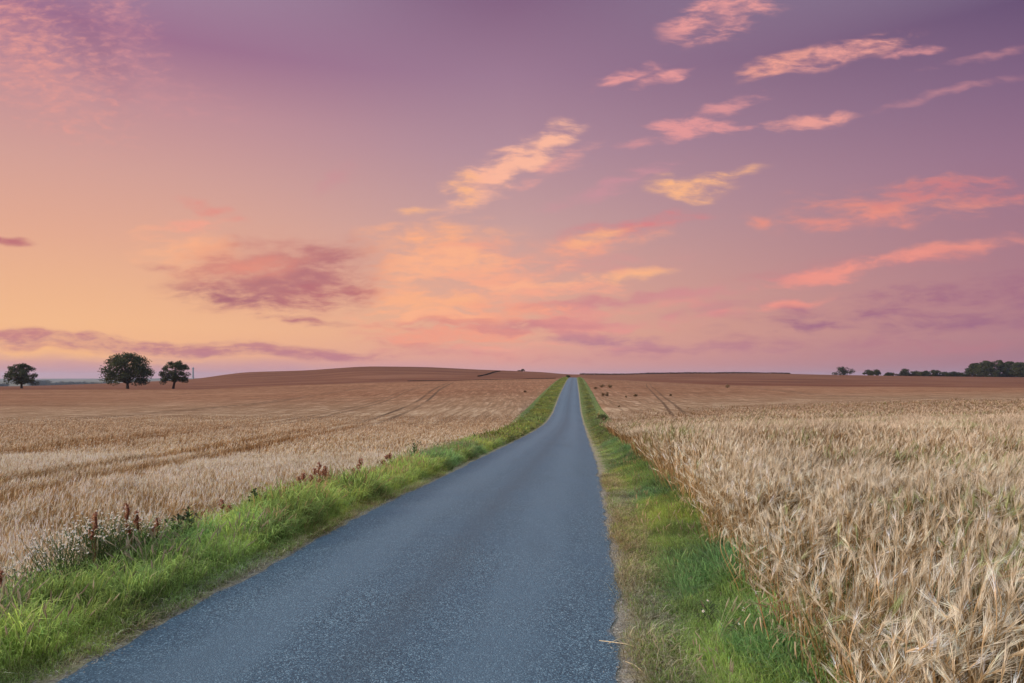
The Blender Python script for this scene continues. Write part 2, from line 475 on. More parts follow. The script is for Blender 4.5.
def scatter(tpls, pos, scale, tint, lean=None, hscale=None, yaw=None):
    N = len(pos); which = rng.integers(0, len(tpls), N)
    if yaw is None: yaw = rng.uniform(0, 2 * math.pi, N)
    if hscale is None: hscale = scale
    if lean is None: lean = np.zeros((N, 2))
    VV = []; TT = []; CC = []; base = 0
    for k, (v, t, c) in enumerate(tpls):
        id_ = np.where(which == k)[0]
        if not len(id_): continue
        ca = np.cos(yaw[id_])[:, None]; sa = np.sin(yaw[id_])[:, None]
        vx = v[None, :, 0] * scale[id_][:, None]; vy = v[None, :, 1] * scale[id_][:, None]; vz = v[None, :, 2] * hscale[id_][:, None]
        X = vx * ca - vy * sa + lean[id_, 0][:, None] * vz ** 1.5 + pos[id_, 0][:, None]
        Y = vx * sa + vy * ca + lean[id_, 1][:, None] * vz ** 1.5 + pos[id_, 1][:, None]
        Zz = vz + pos[id_, 2][:, None]
        VV.append(np.stack([X, Y, Zz], -1).reshape(-1, 3))
        TT.append((t[None] + (np.arange(len(id_)) * len(v))[:, None, None] + base).reshape(-1, 3))
        CC.append(np.clip(c[None] * tint[id_][:, None, :], 0, 1).reshape(-1, 3))
        base += len(id_) * len(v)
    return np.vstack(VV), np.vstack(TT), np.vstack(CC)

# --- barley -------------------------------------------------------------
c_low = (.34, .20, .075); c_top = (.44, .31, .17); c_ear = (.50, .37, .22); c_awn = (.92, .82, .66); c_dry = (.60, .48, .32)
def barley(lod):
    g = np.random.default_rng(rng.integers(1 << 30))
    P = []
    h = g.uniform(.58, .76); nod = g.uniform(.05, 1.15)          # bend of the neck
    lx = g.uniform(-.06, .06)
    pts = [(0, 0, 0), (lx * .4, .005, h * .5), (lx, .01, h * .86)]
    ang = 0; p = np.array(pts[-1]); seg = .035
    neck = []
    for i in range(4 if lod == 0 else 2):
        ang += nod / (4 if lod == 0 else 2); st = seg if lod == 0 else seg * 2
        p = p + np.array([math.sin(ang) * st, 0, math.cos(ang) * st]); neck.append(p)
    w0 = .0055 if lod == 0 else (.009 if lod == 1 else .02)
    path = pts + neck
    P.append(ribbon(path, [w0] * len(path), c_low, c_top, side=(0, 1, 0) if g.random() < .5 else (.7, .7, 0)))
    d = np.array([math.sin(ang), 0, math.cos(ang)]); nrm = np.array([math.cos(ang), 0, -math.sin(ang)]); sd = np.array([0, 1, 0])
    L = g.uniform(.065, .095) * (1 if lod < 2 else 1.3)
    ew = .012 if lod == 0 else (.016 if lod == 1 else .022)
    e0 = path[-1]
    ear = [e0, e0 + d * L * .3, e0 + d * L * .75, e0 + d * L]
    P.append(ribbon(ear, [.004, ew, ew * .8, 0], c_ear, c_dry, side=sd))
    if lod < 2: P.append(ribbon(ear, [.004, ew * .9, ew * .7, 0], c_ear, c_dry, side=nrm))
    na = {0: 14, 1: 7, 2: 4}[lod]
    aw = {0: .0026, 1: .005, 2: .009}[lod]
    for i in range(na):
        t = g.uniform(.05, .95); b0 = e0 + d * L * t
        dirn = d + sd * g.normal(0, .15) + nrm * g.normal(0, .14); dirn /= np.linalg.norm(dirn)
        l = g.uniform(.09, .16)
        tip = b0 + dirn * l + np.array([0, 0, -.012])
        s = np.cross(dirn, g.normal(size=3)); s /= np.linalg.norm(s) + 1e-6
        P.append((np.array([b0 - s * aw / 2, b0 + s * aw / 2, tip]), np.array([[0, 1, 2]]), np.array([c_awn] * 3)))
    if lod < 2:
        for i in range(2 if lod == 0 else 1):
            z0 = g.uniform(.2, .55); a = g.uniform(0, 6.28); l = g.uniform(.10, .2)
            dx = np.array([math.cos(a), math.sin(a), 0]); s = np.array([-math.sin(a), math.cos(a), 0])
            b0 = np.array([lx * .5, 0, z0])
            pp = [b0, b0 + dx * l * .45 + np.array([0, 0, l * .35]), b0 + dx * l * .8 + np.array([0, 0, l * .05]), b0 + dx * l * .9 + np.array([0, 0, -l * .35])]
            P.append(ribbon(pp, [.006, .009, .007, 0], c_dry, (.40, .27, .14), side=s))
    return join(P)
TB0 = [barley(0) for _ in range(22)]; TB1 = [barley(1) for _ in range(18)]; TB2 = [barley(2) for _ in range(14)]

def region_pts(n, D0, D1, u0, u1, pw):
    """n points in the wedge, density falling as D^-pw beyond constant"""
    t = rng.random(n)
    e = 2 - pw
    if abs(e) < 1e-6: D = D0 * (D1 / D0) ** t
    else: D = (D0 ** e + t * (D1 ** e - D0 ** e)) ** (1 / e)
    u = rng.uniform(u0, u1, n)
    return u * D, D

def barley_zone(tpls, n, D0, D1, u0, u1, pw, wide, name, side, extra=None):
    x, y = region_pts(n, D0, D1, u0, u1, pw)
    if extra is not None:
        x = np.concatenate([x, extra[0]]); y = np.concatenate([y, extra[1]])
    s = x - road_x(y)
    if side < 0: keep = s < -(HW + vwl(y) + .12 + .25 * (fbm(y * 1.2, y * 0, 41) - .3))
    else: keep = s > (HW + vwr(y) + .02 + .34 * (fbm(y * 1.6, y * 0, 43) - .5) + .16 * (rng.random(len(x)) - .5))
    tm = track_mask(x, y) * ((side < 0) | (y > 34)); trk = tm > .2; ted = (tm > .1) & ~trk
    keep &= ~trk | (rng.random(len(x)) < .5)
    # clumps, thin places and drill rows
    D = np.hypot(x, y)
    row = .5 + .5 * np.cos(2 * math.pi * (s / .17 + .6 * (fbm(x * .6, y * .6, 71) - .5)))
    cl = fbm(x * 2.0, y * 2.0, 57)
    pr = np.clip(.12 + .38 * row + 2.6 * (cl - .44), .02, .95)
    pr = pr * (1 - sstep(12, 25, D)) + np.clip(.6 + 1.4 * (cl - .4), .15, 1) * sstep(12, 25, D)
    keep &= rng.random(len(x)) < pr * (1 - sstep(38, 75, D))
    x = x[keep]; y = y[keep]; D = D[keep]; cl = cl[keep]; trk = trk[keep]; ted = ted[keep]
    z = ground_z(x, y)
    top = canopy(x, y)
    n = len(x)
    hs = (top + .0 - z) / .74
    hs = np.maximum(hs, .25) * rng.uniform(.86, 1.10, n) * (.88 + .28 * fbm(x * 1.1, y * 1.1, 61))
    sink = sstep(20, 60, D)
    hs = hs * np.where(trk, .55, 1.0)
    es = (s[keep] - HW - vwr(y)) if side > 0 else np.full(n, 9.)
    ed_ = 1 - sstep(.0, .55, es)
    hs = hs * (1 - ed_ * rng.uniform(.0, .38, n))
    # far plants: only their tops stand out of the closed crop
    z = np.where(D > 16, top - np.where(trk, .28, 0) - .72 * hs.clip(.7, 1.15) * (1 - .0 * sink), z)
    hs = np.where(D > 16, hs.clip(.7, 1.15) * .98, hs)
    wd = (fbm(x * .35, y * .35, 83) - .5)
    lean = np.stack([.06 + .5 * wd + rng.normal(0, .075, n), -.05 + .4 * (fbm(x * .4, y * .4, 87) - .5) + rng.normal(0, .075, n)], 1)
    lean[:, 0] -= ed_ * rng.uniform(-.05, .55, n)
    tone = fbm(x * .8, y * .8, 91)[:, None]
    pn = rng.normal(0, .13, (n, 1))
    base = np.array([[1.0, 1.0, 1.0]]) * (1 + pn + .5 * (tone - .5))
    hue = rng.random((n, 1))
    base = base * np.where(hue < .22, np.array([[.60, .54, .45]]), np.where(hue > .80, np.array([[1.36, 1.36, 1.42]]), 1.0))
    base = base * (np.array([[1.34, 1.34, 1.30]]) if side < 0 else np.array([[.92, .92, .89]]))
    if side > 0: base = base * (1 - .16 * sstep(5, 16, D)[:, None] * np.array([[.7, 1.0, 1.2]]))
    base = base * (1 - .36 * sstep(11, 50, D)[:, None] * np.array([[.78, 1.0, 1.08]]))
    base = np.where(trk[:, None], base * np.array([[.45, .36, .30]]), base)  # stunted browner track plants, darkened further to stand in for the gap's shade
    base = np.where(ted[:, None], base * np.array([[.78, .70, .62]]), base)  # bordering plants tinted darker as the gap's shaded far wall
    grn = (fbm(x * .9, y * .9, 95) > .60)[:, None] & (rng.random((n, 1)) < .4) & (side > 0)
    base = np.where(grn, base * np.array([[.55, .72, .45]]), base)
    yaw = rng.normal(.5, 1.2, n)
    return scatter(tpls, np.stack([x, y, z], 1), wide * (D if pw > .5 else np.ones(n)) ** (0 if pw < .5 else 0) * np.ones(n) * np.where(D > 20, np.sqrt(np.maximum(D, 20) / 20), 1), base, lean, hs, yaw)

def cat(parts):
    V, T, C = join(parts); return V, T, C
# right field
ex = (rng.uniform(1.0, 4.2, 2600), rng.uniform(.6, 3.0, 2600))
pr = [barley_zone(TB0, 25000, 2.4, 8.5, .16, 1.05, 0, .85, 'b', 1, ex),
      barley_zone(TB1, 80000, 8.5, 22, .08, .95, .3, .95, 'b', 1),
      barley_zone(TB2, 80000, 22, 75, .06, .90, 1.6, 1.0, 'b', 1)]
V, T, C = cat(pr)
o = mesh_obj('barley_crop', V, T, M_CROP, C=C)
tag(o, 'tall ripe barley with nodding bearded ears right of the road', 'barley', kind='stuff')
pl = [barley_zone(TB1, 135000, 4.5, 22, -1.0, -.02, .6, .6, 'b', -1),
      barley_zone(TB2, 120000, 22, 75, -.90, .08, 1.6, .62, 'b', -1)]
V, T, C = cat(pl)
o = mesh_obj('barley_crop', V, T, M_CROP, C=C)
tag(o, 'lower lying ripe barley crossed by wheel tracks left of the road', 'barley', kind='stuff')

# --- grass ---------------------------------------------------------------
def tuft(nb, spread, c0, c1, wid, curl, dry=0.0):
    g = np.random.default_rng(rng.integers(1 << 30)); P = []
    for i in range(nb):
        a = g.uniform(0, 6.28); r = spread * math.sqrt(g.random()); b0 = np.array([r * math.cos(a), r * math.sin(a), 0])
        a2 = a + g.normal(0, 1.0); d = np.array([math.cos(a2), math.sin(a2), 0]); s = np.array([-d[1], d[0], 0]) * .9 + np.array([0, 0, .2])
        h = g.uniform(.45, 1.0); out = g.uniform(.05, curl)
        pp = [b0, b0 + d * out * .25 * h + np.array([0, 0, h * .5]), b0 + d * out * .65 * h + np.array([0, 0, h * .86]), b0 + d * out * 1.2 * h + np.array([0, 0, h * g.uniform(.7, 1.02)])]
        k = g.uniform(.75, 1.25); q = g.random() < dry
        ca = np.array((.24, .19, .10) if q else c0) * k; cb = np.array((.42, .34, .20) if q else c1) * k
        w = wid * g.uniform(.7, 1.2)
        P.append(ribbon(pp, [w * .8, w, w * .7, 0], ca, cb, side=s))
    return join(P)
G_lush = [tuft(17, .18, (.17, .24, .045), (.38, .50, .13), .020, .6, .08) for _ in range(14)]
G_dark = [tuft(16, .22, (.10, .17, .05), (.25, .38, .12), .024, .7, .08) for _ in range(12)]
G_dry = [tuft(12, .28, (.30, .26, .14), (.66, .58, .38), .022, 1.1, .65) for _ in range(12)]
def seed_grass():
    g = np.random.default_rng(rng.integers(1 << 30)); P = []
    for i in range(4):
        a = g.uniform(0, 6.28); d = np.array([math.cos(a), math.sin(a), 0]); s = np.array([-d[1], d[0], 0]); o = g.uniform(.05, .4); b0 = d * .03
        hh = g.uniform(.7, 1.0)
        pp = [b0, b0 + d * o * .3 + np.array([0, 0, hh * .5]), b0 + d * o * .7 + np.array([0, 0, hh * .8]), b0 + d * o * 1.1 + np.array([0, 0, hh])]
        P.append(ribbon(pp, [.008, .007, .006, .004], (.20, .22, .08), (.5, .42, .27), side=s))
        e = pp[-1]; dd = (pp[-1] - pp[-2]); dd /= np.linalg.norm(dd)
        for sd_ in (s, np.cross(s, dd)): P.append(ribbon([e - dd * .06, e, e + dd * .07, e + dd * .12], [.006, .026, .018, 0], (.46, .36, .22), (.56, .46, .30), side=sd_))
    return join(P)
G_seed = [seed_grass() for _ in range(8)]
G_far = [tuft(7, .30, (.15, .21, .04), (.31, .39, .10), .065, .6, .12) for _ in range(10)]
G_fdry = [tuft(7, .35, (.22, .19, .09), (.48, .41, .24), .07, .9, .6) for _ in range(8)]

def verge_pts(n, y0, y1, side, a0, a1, pw):
    t = rng.random(n); e = 1 - pw
    y = y0 * (y1 / y0) ** t if abs(e) < 1e-6 else (y0 ** e + t * (y1 ** e - y0 ** e)) ** (1 / e)
    vw = vwl(y) if side < 0 else vwr(y)
    q = rng.random(n); a = a0 + (vw + a1 - a0) * q
    x = road_x(y) + side * (HW + a)
    return x, y, a, vw

def grass(side):
    parts = []
    # side -1: lush tall, side +1: shorter, dry by the asphalt
    def put(tp, x, y, h, wsc, tint, dz=.0):
        n = len(x); z = ground_z(x, y) - .015 + dz
        lean = np.stack([rng.normal(0.10, .35, n), rng.normal(0, .35, n)], 1)
        parts.append(scatter(tp, np.stack([x, y, z], 1), h * wsc, tint, lean, h))
    def tints(x, y, n, s=.30):
        t = fbm(x * 1.7, y * 1.7, 101)[:, None]; u = fbm(x * .5, y * .5, 103)[:, None]
        b = (1 + rng.normal(0, .24, (n, 1)) + s * 5.5 * (t - .5)) * (np.array([[1, 1, 1]]) + np.clip((u - .5) * 3.2, -.5, .5) * np.array([[.24, .03, -.26]]))
        return np.clip(b, .25, 2.2)
    zones = [(1.6, 9, 0.0, 1.0), (9, 26, .5, 1.0), (26, 90, 1.0, 1.0), (90, 320, 1.0, 1.0)]
    for zi, (y0, y1, pw, _) in enumerate(zones):
        nn = [10500, 9500, 9000, 6500][zi]
        if side > 0: nn = int(nn * [1.15, 1.0, .8, .8][zi])
        x, y, a, vw = verge_pts(nn, y0, y1, side, .02, .28 if side < 0 else .10, pw)
        q = a / vw
        pa = fbm(x * 1.1, y * 1.1, 107)
        pb = fbm(x * 3.5, y * 3.5, 109)
        if side < 0:
            h = (.06 + .24 * sstep(.02, .40, q)) * (.5 + .9 * pa) * (.6 + .8 * pb) * (1 + .5 * (rng.random(nn) > .9))
            dry = sstep(.30, .0, q + (pb - .5) * .5)
            dark = (pa + (pb - .5) * .6 > .52) | (q > .95)
            keep = rng.random(nn) < np.clip(.12 + 5.0 * (a + (pb - .5) * .22), 0, 1)
        else:
            h = (.05 + .20 * sstep(.15, .85, q) + .10 * sstep(.8, 1.0, q)) * (.6 + .8 * pa) * (.8 + .4 * pb)
            dry = .22 + .78 * sstep(.70, .15, q + (pb - .5) * .7)
            dark = (pa > .50) & (q > .35)
            keep = rng.random(nn) < np.clip(.10 + 6.0 * (a + (pb - .5) * .20), 0, 1)
        h = h * (1.0 if zi < 2 else 1.1)
        isdry = rng.random(nn) < dry * .8
        T_ = tints(x, y, nn) * (np.array([[1.42, 1.34, 1.2]]) if side < 0 else 1.15)
        ws = [1, 1.15, 1.2, 1.8][zi]
        if zi < 2:
            m1 = keep & isdry; m2 = keep & ~isdry & dark; m3 = keep & ~isdry & ~dark
            put(G_dry, x[m1], y[m1], h[m1] * .75, ws * 1.1, T_[m1])
            put(G_dark, x[m2], y[m2], h[m2], ws, T_[m2] * 1.05)
            put(G_lush, x[m3], y[m3], h[m3], ws, T_[m3])
        else:
            m1 = keep & isdry; m3 = keep & ~isdry
            put(G_fdry, x[m1], y[m1], h[m1] * .8, ws * 1.2, T_[m1])
            put(G_far, x[m3], y[m3], h[m3] * 1.0, ws * 1.2, T_[m3] * (.9 - .25 * dark[m3][:, None]))
    # taller flowering grass stems
    ns = 900 if side < 0 else 260
    x, y, a, vw = verge_pts(ns, 2.4, 26, side, .25, .15, .6)
    k = rng.random(ns) < sstep(.35, .62, fbm(x * 1.3, y * 1.3, 171)) * (.35 + .65 * a / vw)
    x = x[k]; y = y[k]; put(G_seed, x, y, rng.uniform(.30, .52, len(x)) * (1 if side < 0 else .75), 1.0, tints(x, y, len(x), .1))
    # under-layer of short dense blades near the camera
    x, y, a, vw = verge_pts(15000, 1.6, 14, side, .02, .2, .2)
    pb = fbm(x * 3.5, y * 3.5, 109); q = a / vw
    keep = rng.random(len(x)) < np.clip(6 * (a + (pb - .5) * .2), .08, 1)
    x, y, q, pb = x[keep], y[keep], q[keep], pb[keep]
    dr = rng.random(len(x)) < (sstep(.4, .02, q) * .6 if side < 0 else sstep(.7, .15, q) * .75)
    h = .05 + .07 * pb + rng.random(len(x)) * .04
    T_ = tints(x, y, len(x)) * (1.3 if side < 0 else 1.0)
    put(G_dry, x[dr], y[dr], h[dr], 1.6, T_[dr]); put(G_lush, x[~dr], y[~dr], h[~dr], 1.5, T_[~dr] * .95)
    return join(parts)
V, T, C = grass(-1)
tag(mesh_obj('grass', V, T, M_GRASS, C=C), 'lush tall green grass on the verge left of the road', 'grass', kind='stuff')
V, T, C = grass(1)
tag(mesh_obj('grass', V, T, M_GRASS, C=C), 'short green and straw dry grass on the verge right of the road', 'grass', kind='stuff')

# a little green undergrowth showing between the barley
x = rng.uniform(1.6, 6, 700); y = rng.uniform(2, 8, 700); s = x - road_x(y)
k = (s > HW + 1.15) & (fbm(x * 1.2, y * 1.2, 131) > .55)
x = x[k]; y = y[k]; n = len(x)
V, T, C = scatter(G_lush, np.stack([x, y, ground_z(x, y)], 1), np.full(n, .34), np.full((n, 3), .8), hscale=rng.uniform(.3, .5, n))
tag(mesh_obj('undergrowth', V, T, M_GRASS, C=C), 'green weeds growing between the barley stems', 'weeds', kind='stuff')

# loose grit on the road edges
def grit():
    n = 2600; side = np.where(rng.random(n) < .5, -1, 1); y = rng.uniform(1.8, 12, n)
    a = rng.normal(.03, .07, n); x = road_x(y) + side * (HW + a)
    z = np.maximum(ground_z(x, y) + .012, np.where(a < 0, road_z(y) + .012, -9))
    r = rng.uniform(.004, .012, n)
    o_ = np.array([[1,0,0],[-.5,.87,0],[-.5,-.87,0],[0,0,.8],[0,0,-.6]])
    f = np.array([[0,1,3],[1,2,3],[2,0,3],[1,0,4],[2,1,4],[0,2,4]])
    c = np.array([[.34,.30,.26]]*5)
    tn = np.repeat(rng.uniform(.35, 1.25, (n, 1)), 3, 1)
    return scatter([(o_, f, c)], np.stack([x, y, z], 1), r, tn)
V, T, C = grit()
M_STONE = plant_mat('grit_stone', 0.0, .85)
tag(mesh_obj('gravel', V, T, M_STONE, C=C), 'pale grit lying along both edges of the asphalt', 'gravel', kind='stuff')

# ------------------------------------------------------------------ trees and shrubs
def tube(path, rad, seg=8):
    path = np.array(path, float); n = len(path); V = []; T = []
    for i in range(n):
        d = path[min(i + 1, n - 1)] - path[max(i - 1, 0)]; d /= np.linalg.norm(d) + 1e-9
        a = np.cross(d, (0, 1, 0) if abs(d[1]) < .9 else (1, 0, 0)); a /= np.linalg.norm(a); b = np.cross(d, a)
        for k in range(seg):
            t = 2 * math.pi * k / seg
            V.append(path[i] + (a * math.cos(t) + b * math.sin(t)) * rad[i])
    for i in range(n - 1):
        for k in range(seg):
            k2 = (k + 1) % seg
            T += [(i*seg+k, i*seg+k2, (i+1)*seg+k2), (i*seg+k, (i+1)*seg+k2, (i+1)*seg+k)]
    return np.array(V), np.array(T), np.ones((len(V), 3))

def leaves(centres, radii, per, size, col, g, flat=.75):
    n = int(sum(per)) if hasattr(per, '__len__') else per * len(centres)
    per = per if hasattr(per, '__len__') else [per] * len(centres)
    idx = np.repeat(np.arange(len(centres)), per)
    c = np.array(centres)[idx]; r = np.array(radii)[idx]
    d = g.normal(size=(len(idx), 3)); d /= np.linalg.norm(d, axis=1)[:, None]
    rr = g.random(len(idx)) ** .45
    p = c + d * (r * rr)[:, None] * np.array([1, 1, flat])
    a = g.normal(size=(len(idx), 3)); a[:, 2] *= .6; a /= np.linalg.norm(a, axis=1)[:, None]
    b = np.cross(a, g.normal(size=(len(idx), 3))); b /= np.linalg.norm(b, axis=1)[:, None]
    s = size * g.uniform(.6, 1.3, len(idx))[:, None]
    V = np.stack([p - a * s, p + b * s * .55, p + a * s, p - b * s * .55], 1).reshape(-1, 3)
    q = np.arange(len(idx))[:, None] * 4
    T = np.concatenate([q + np.array([[0, 1, 2]]), q + np.array([[0, 2, 3]])])
    ct = g.uniform(.7, 1.35, len(centres))[idx][:, None] * g.uniform(.75, 1.25, (len(idx), 1))
    C = np.repeat(np.array([col]) * ct, 4, 0)
    return V, T, C

def tree(label, loc, w, h, cb, lean=0, seed=1, col=(.055, .065, .022), group=None, nl=70, name='oak_tree', cat_='tree', leaf=.30, dome=.0, holes=()):
    g = np.random.default_rng(seed)
    root = tag(empty(name, loc), label, cat_, group)
    tr = h * .028 + .12
    P = [tube([(0, 0, -.3), (lean * .3, 0, cb * .5), (lean * .7, 0, cb), (lean, .1, cb + (h - cb) * .45), (lean * 1.1, 0, cb + (h - cb) * .8)],
              [tr * 1.5, tr, tr * .9, tr * .5, tr * .15])]
    cx = []; cr = []
    H = h - cb; a = w / 2
    # crown: clumps near the surface of an uneven dome, with fewer inside
    for i in range(nl):
        th = g.uniform(0, 2 * math.pi); v = g.uniform(-.12, 1.0) ** 1 if True else 0
        v = g.uniform(0, 1)
        prof = math.sqrt(max(0, 1 - max(0, (v - .30) / .72) ** 2)) * (.80 + .20 * math.sin(min(1, v / .30) * math.pi / 2))
        rad = a * prof * (g.uniform(.62, .92) if g.random() < .72 else g.uniform(.1, .6))
        z = cb + H * (.05 + v * .86) - (.06 * H if rad > .7 * a else 0)
        p = (lean + rad * math.cos(th), rad * math.sin(th), z)
        if any(abs(p[0] - hx) < hr and abs(p[2] - hz) < hr for hx, hz, hr in holes): continue
        cx.append(p); cr.append(g.uniform(.09, .14) * w * (1.0 if v < .8 else .85))
        if i % 3 == 0:
            m = (lean * .8 + rad * .35 * math.cos(th), rad * .35 * math.sin(th), cb + (z - cb) * .45 + .3)
            P.append(tube([(lean * .7, 0, cb * .9), m, p], [tr * .45, tr * .25, tr * .08], 5))
    V, T, C = join(P)
    mesh_obj('trunk', V, T, M_BARK, root)
    V, T, C = leaves(cx, cr, 80, leaf, col, g, .72)
    mesh_obj('crown', V, T, M_LEAF, root, C=C)
    return root

T_D = 277
x, y, z = at(21.5, T_D); tree('smallest round oak standing alone at the far left end of the field', (x, y, z - .3), 12.3, 10.6, 2.2, seed=3, nl=80, group='oaks along the left field edge')
x, y, z = at(127.5, T_D); tree('largest broad domed oak between two smaller oaks in the left field', (x, y, z - .3), 20.5, 15.2, 2.6, seed=8, nl=150, leaf=.34, group='oaks along the left field edge')
x, y, z = at(173, T_D); tree('tall narrow oak with leaning trunk nearest the distant tower', (x, y, z - .3), 11.8, 12.0, 3.0, lean=.9, seed=12, nl=78, group='oaks along the left field edge')

def bush(label, loc, w, h, seed, name='shrub', cat_='shrub', group=None, col=(.045, .05, .022), leaf=None, dep=None, nl=14):
    g = np.random.default_rng(seed)
    root = tag(empty(name, loc), label, cat_, group)
    cx = []; cr = []; P = []
    for i in range(nl):
        th = g.uniform(0, 6.28); rad = w / 2 * g.uniform(.05, .85); v = g.random()
        p = (rad * math.cos(th) , rad * math.sin(th) * (dep or 1), h * (.18 + .62 * v * math.sqrt(max(0.05, 1 - (rad / (w * .52)) ** 2))))
        cx.append(p); cr.append(min(w, h * 1.3) * g.uniform(.16, .26))
        if i % 2 == 0: P.append(tube([(0, 0, -.1), (p[0] * .5, p[1] * .5, p[2] * .6), p], [.03 * h, .02 * h, .006 * h], 5))
    V, T, C = join(P); mesh_obj('branches', V, T, M_BARK, root)
    V, T, C = leaves(cx, cr, 70, leaf or h * .06, col, g, .8)
    mesh_obj('foliage', V, T, M_LEAF, root, C=C)
    return root

# trees on the right-hand skyline
TR = 560
for i, (px, w, h, lab) in enumerate([
    (843.5, 15, 7.0, 'low wide dark tree standing apart, leftmost on the right skyline'),
    (869, 9, 5.0, 'left half of the twin low dark trees on the right skyline'),
    (877, 7.5, 5.0, 'right half of the twin low dark trees on the right skyline'),
    (889, 6.5, 3.0, 'tiny dark tree just right of the low twin trees on the skyline'),
    (905, 6, 6.2, 'upright dark tree at the left end of the skyline hedgerow'),
    (915, 11, 4.4, 'first low tree of the skyline hedgerow, right of its upright end tree'),
    (924, 10, 4.6, 'second low tree of the skyline hedgerow, left of its tallest middle tree'),
    (935, 9, 5.6, 'tallest middle tree of the skyline hedgerow'),
    (944, 10, 3.9, 'low tree of the skyline hedgerow just right of its tallest middle tree'),
    (952, 9, 4.3, 'slightly raised low tree of the hedgerow near the large wood'),
    (961, 10, 3.4, 'lowest tree of the skyline hedgerow, touching the large wood'),
    (975, 13, 12.0, 'dark outer tree at the left end of the large wood on the right skyline'),
    (987, 14, 14.2, 'left one of the two tallest trees in the large wood on the right skyline'),
    (998, 14, 15.0, 'tallest tree at the top of the large wood on the right skyline'),
    (1009, 13, 14.0, 'round tree just right of the tallest one in the large wood'),
    (1020, 13, 13.2, 'tree at the right picture edge in the large wood on the skyline'),
    (1032, 14, 12.5, 'tree beyond the right picture edge closing the large wood')]):
    x, y, z = at(px, TR + (i % 3) * 9)
    if h > 8: tree(lab, (x, y, z - .4), w * 1.18, h, .6, seed=200 + i, nl=80, leaf=.45, group='trees on the right skyline', name='broadleaf_tree', col=(.05, .058, .022))
    else: bush(lab, (x, y, z - .3), w * 1.25, h + .6, 200 + i, name='low_tree', cat_='tree', group='trees on the right skyline', leaf=.45, nl=22, dep=.8)

# shrubs and tall weeds standing in the right field
for i, (px, py, w, h, lab) in enumerate([
    (602, 387.3, 1.3, .8, 'rounded dark weed clump in the right field, left one of the upper pair'),
    (609.8, 387.8, 1.2, .9, 'rounded dark weed clump in the right field, right one of the upper pair'),
    (595.5, 389, .8, .5, 'small pale weed clump nearest the road below the upper pair'),
    (602.6, 396.5, .9, .9, 'dark weed clump in the right field, left one of the lower pair'),
    (607.6, 396.3, 1.3, 1.0, 'widest dark weed clump in the right field, right one of the lower pair'),
    (619, 407, .6, .35, 'low faint weed clump below the lower pair in the right field'),
    (635.5, 396.5, 1.0, .6, 'lone weed clump a little right of the lower dark pair'),
    (626, 397.5, .5, .4, 'tiny weed clump between the lower dark pair and the lone one'),
    (670.5, 396, .7, .5, 'isolated weed clump beside the right field wheel tracks'),
    (727, 388, 1.3, .9, 'lone dark weed clump on the crest far out in the right field'),
    (525, 392.5, .6, .7, 'lone weed in the left field near the road'),
    (602.5, 421, 1.3, 1.0, 'dark leafy bush at the right verge beside the barley edge')]):
    x, y, z = hit(px, py, lo=15)
    top = canopy(np.array([x]), np.array([y]))[0]
    bush(lab, (x, y, max(z, top - .25) if i < 11 else z), w * y / 150 if i < 11 else .9, h * y / 150 if i < 11 else .7, 300 + i, name='weed_clump' if i < 11 else 'roadside_bush',
         group='weed clumps in the fields' if i < 11 else None, col=(.24, .16, .09) if i < 11 else (.10, .12, .045), leaf=.05)
# bush beside the road where it meets the crest and one on the hill top
x, y, z = at(568.6, 288); bush('small dark roadside bush at the top of the rise, left of the road', (x - .3, y, z), 2.0, 1.3, 330, leaf=.15, name='roadside_bush')
x, y, z = at(522.5, 596); bush('lone dark thorn bush on the crest of the left hill', (x, y, z - .1), 3.6, 2.3, 331, leaf=.3, name='thorn_bush')
x, y, z = at(519.5, 596); bush('low spreading bush touching the thorn bush on the hill crest', (x, y, z - .2), 4.4, 1.1, 332, leaf=.3, name='low_bush')

def hedge(label, pts, h, seed, wob=.5):
    g = np.random.default_rng(seed); cx = []; cr = []
    P0 = pts[0]
    root = tag(empty('hedge', P0), label, 'hedge')
    for a, b in zip(pts[:-1], pts[1:]):
        L = math.dist(a[:2], b[:2]); n = max(2, int(L / (h * .38)))
        for i in range(n):
            t = (i + g.random()) / n; x = a[0] * (1-t) + b[0] * t; y = a[1] * (1-t) + b[1] * t
            hh = h * (1 + wob * (fbm(np.array([x * .05]), np.array([y * .05]), seed)[0] - .5) * 2)
            cx.append((x - P0[0], y - P0[1] + g.normal(0, .3), g1(x, y) - P0[2] + hh * .22)); cr.append(hh * .62)
    V, T, C = leaves(cx, cr, 34, h * .24, (.05, .028, .018), g, .8)
    mesh_obj('foliage', V, T, M_LEAF, root, C=C)
hedge('low dark hedge along the skyline right of the road', [at(px, 592) for px in range(580, 800, 15)], 1.5, 51, .8)
hedge('dark hedge running along the foot of the large wood and the low skyline trees', [at(px, 572) for px in (896, 915, 935, 955, 972, 990, 1010, 1035)], 2.2, 54, .5)
hedge('thin dark hedge climbing the left hill diagonally towards its crest', [hit(px, py, lo=330) for px, py in ((478, 376.6), (486, 375), (493, 372.6), (500, 371.3))], .9, 52, .3)
hedge('low dark hedge at the foot of the left hill', [at(px, D) for px, D in ((408, 345), (430, 345), (450, 342), (480, 340), (520, 338), (556, 336))], .5, 53, .9)

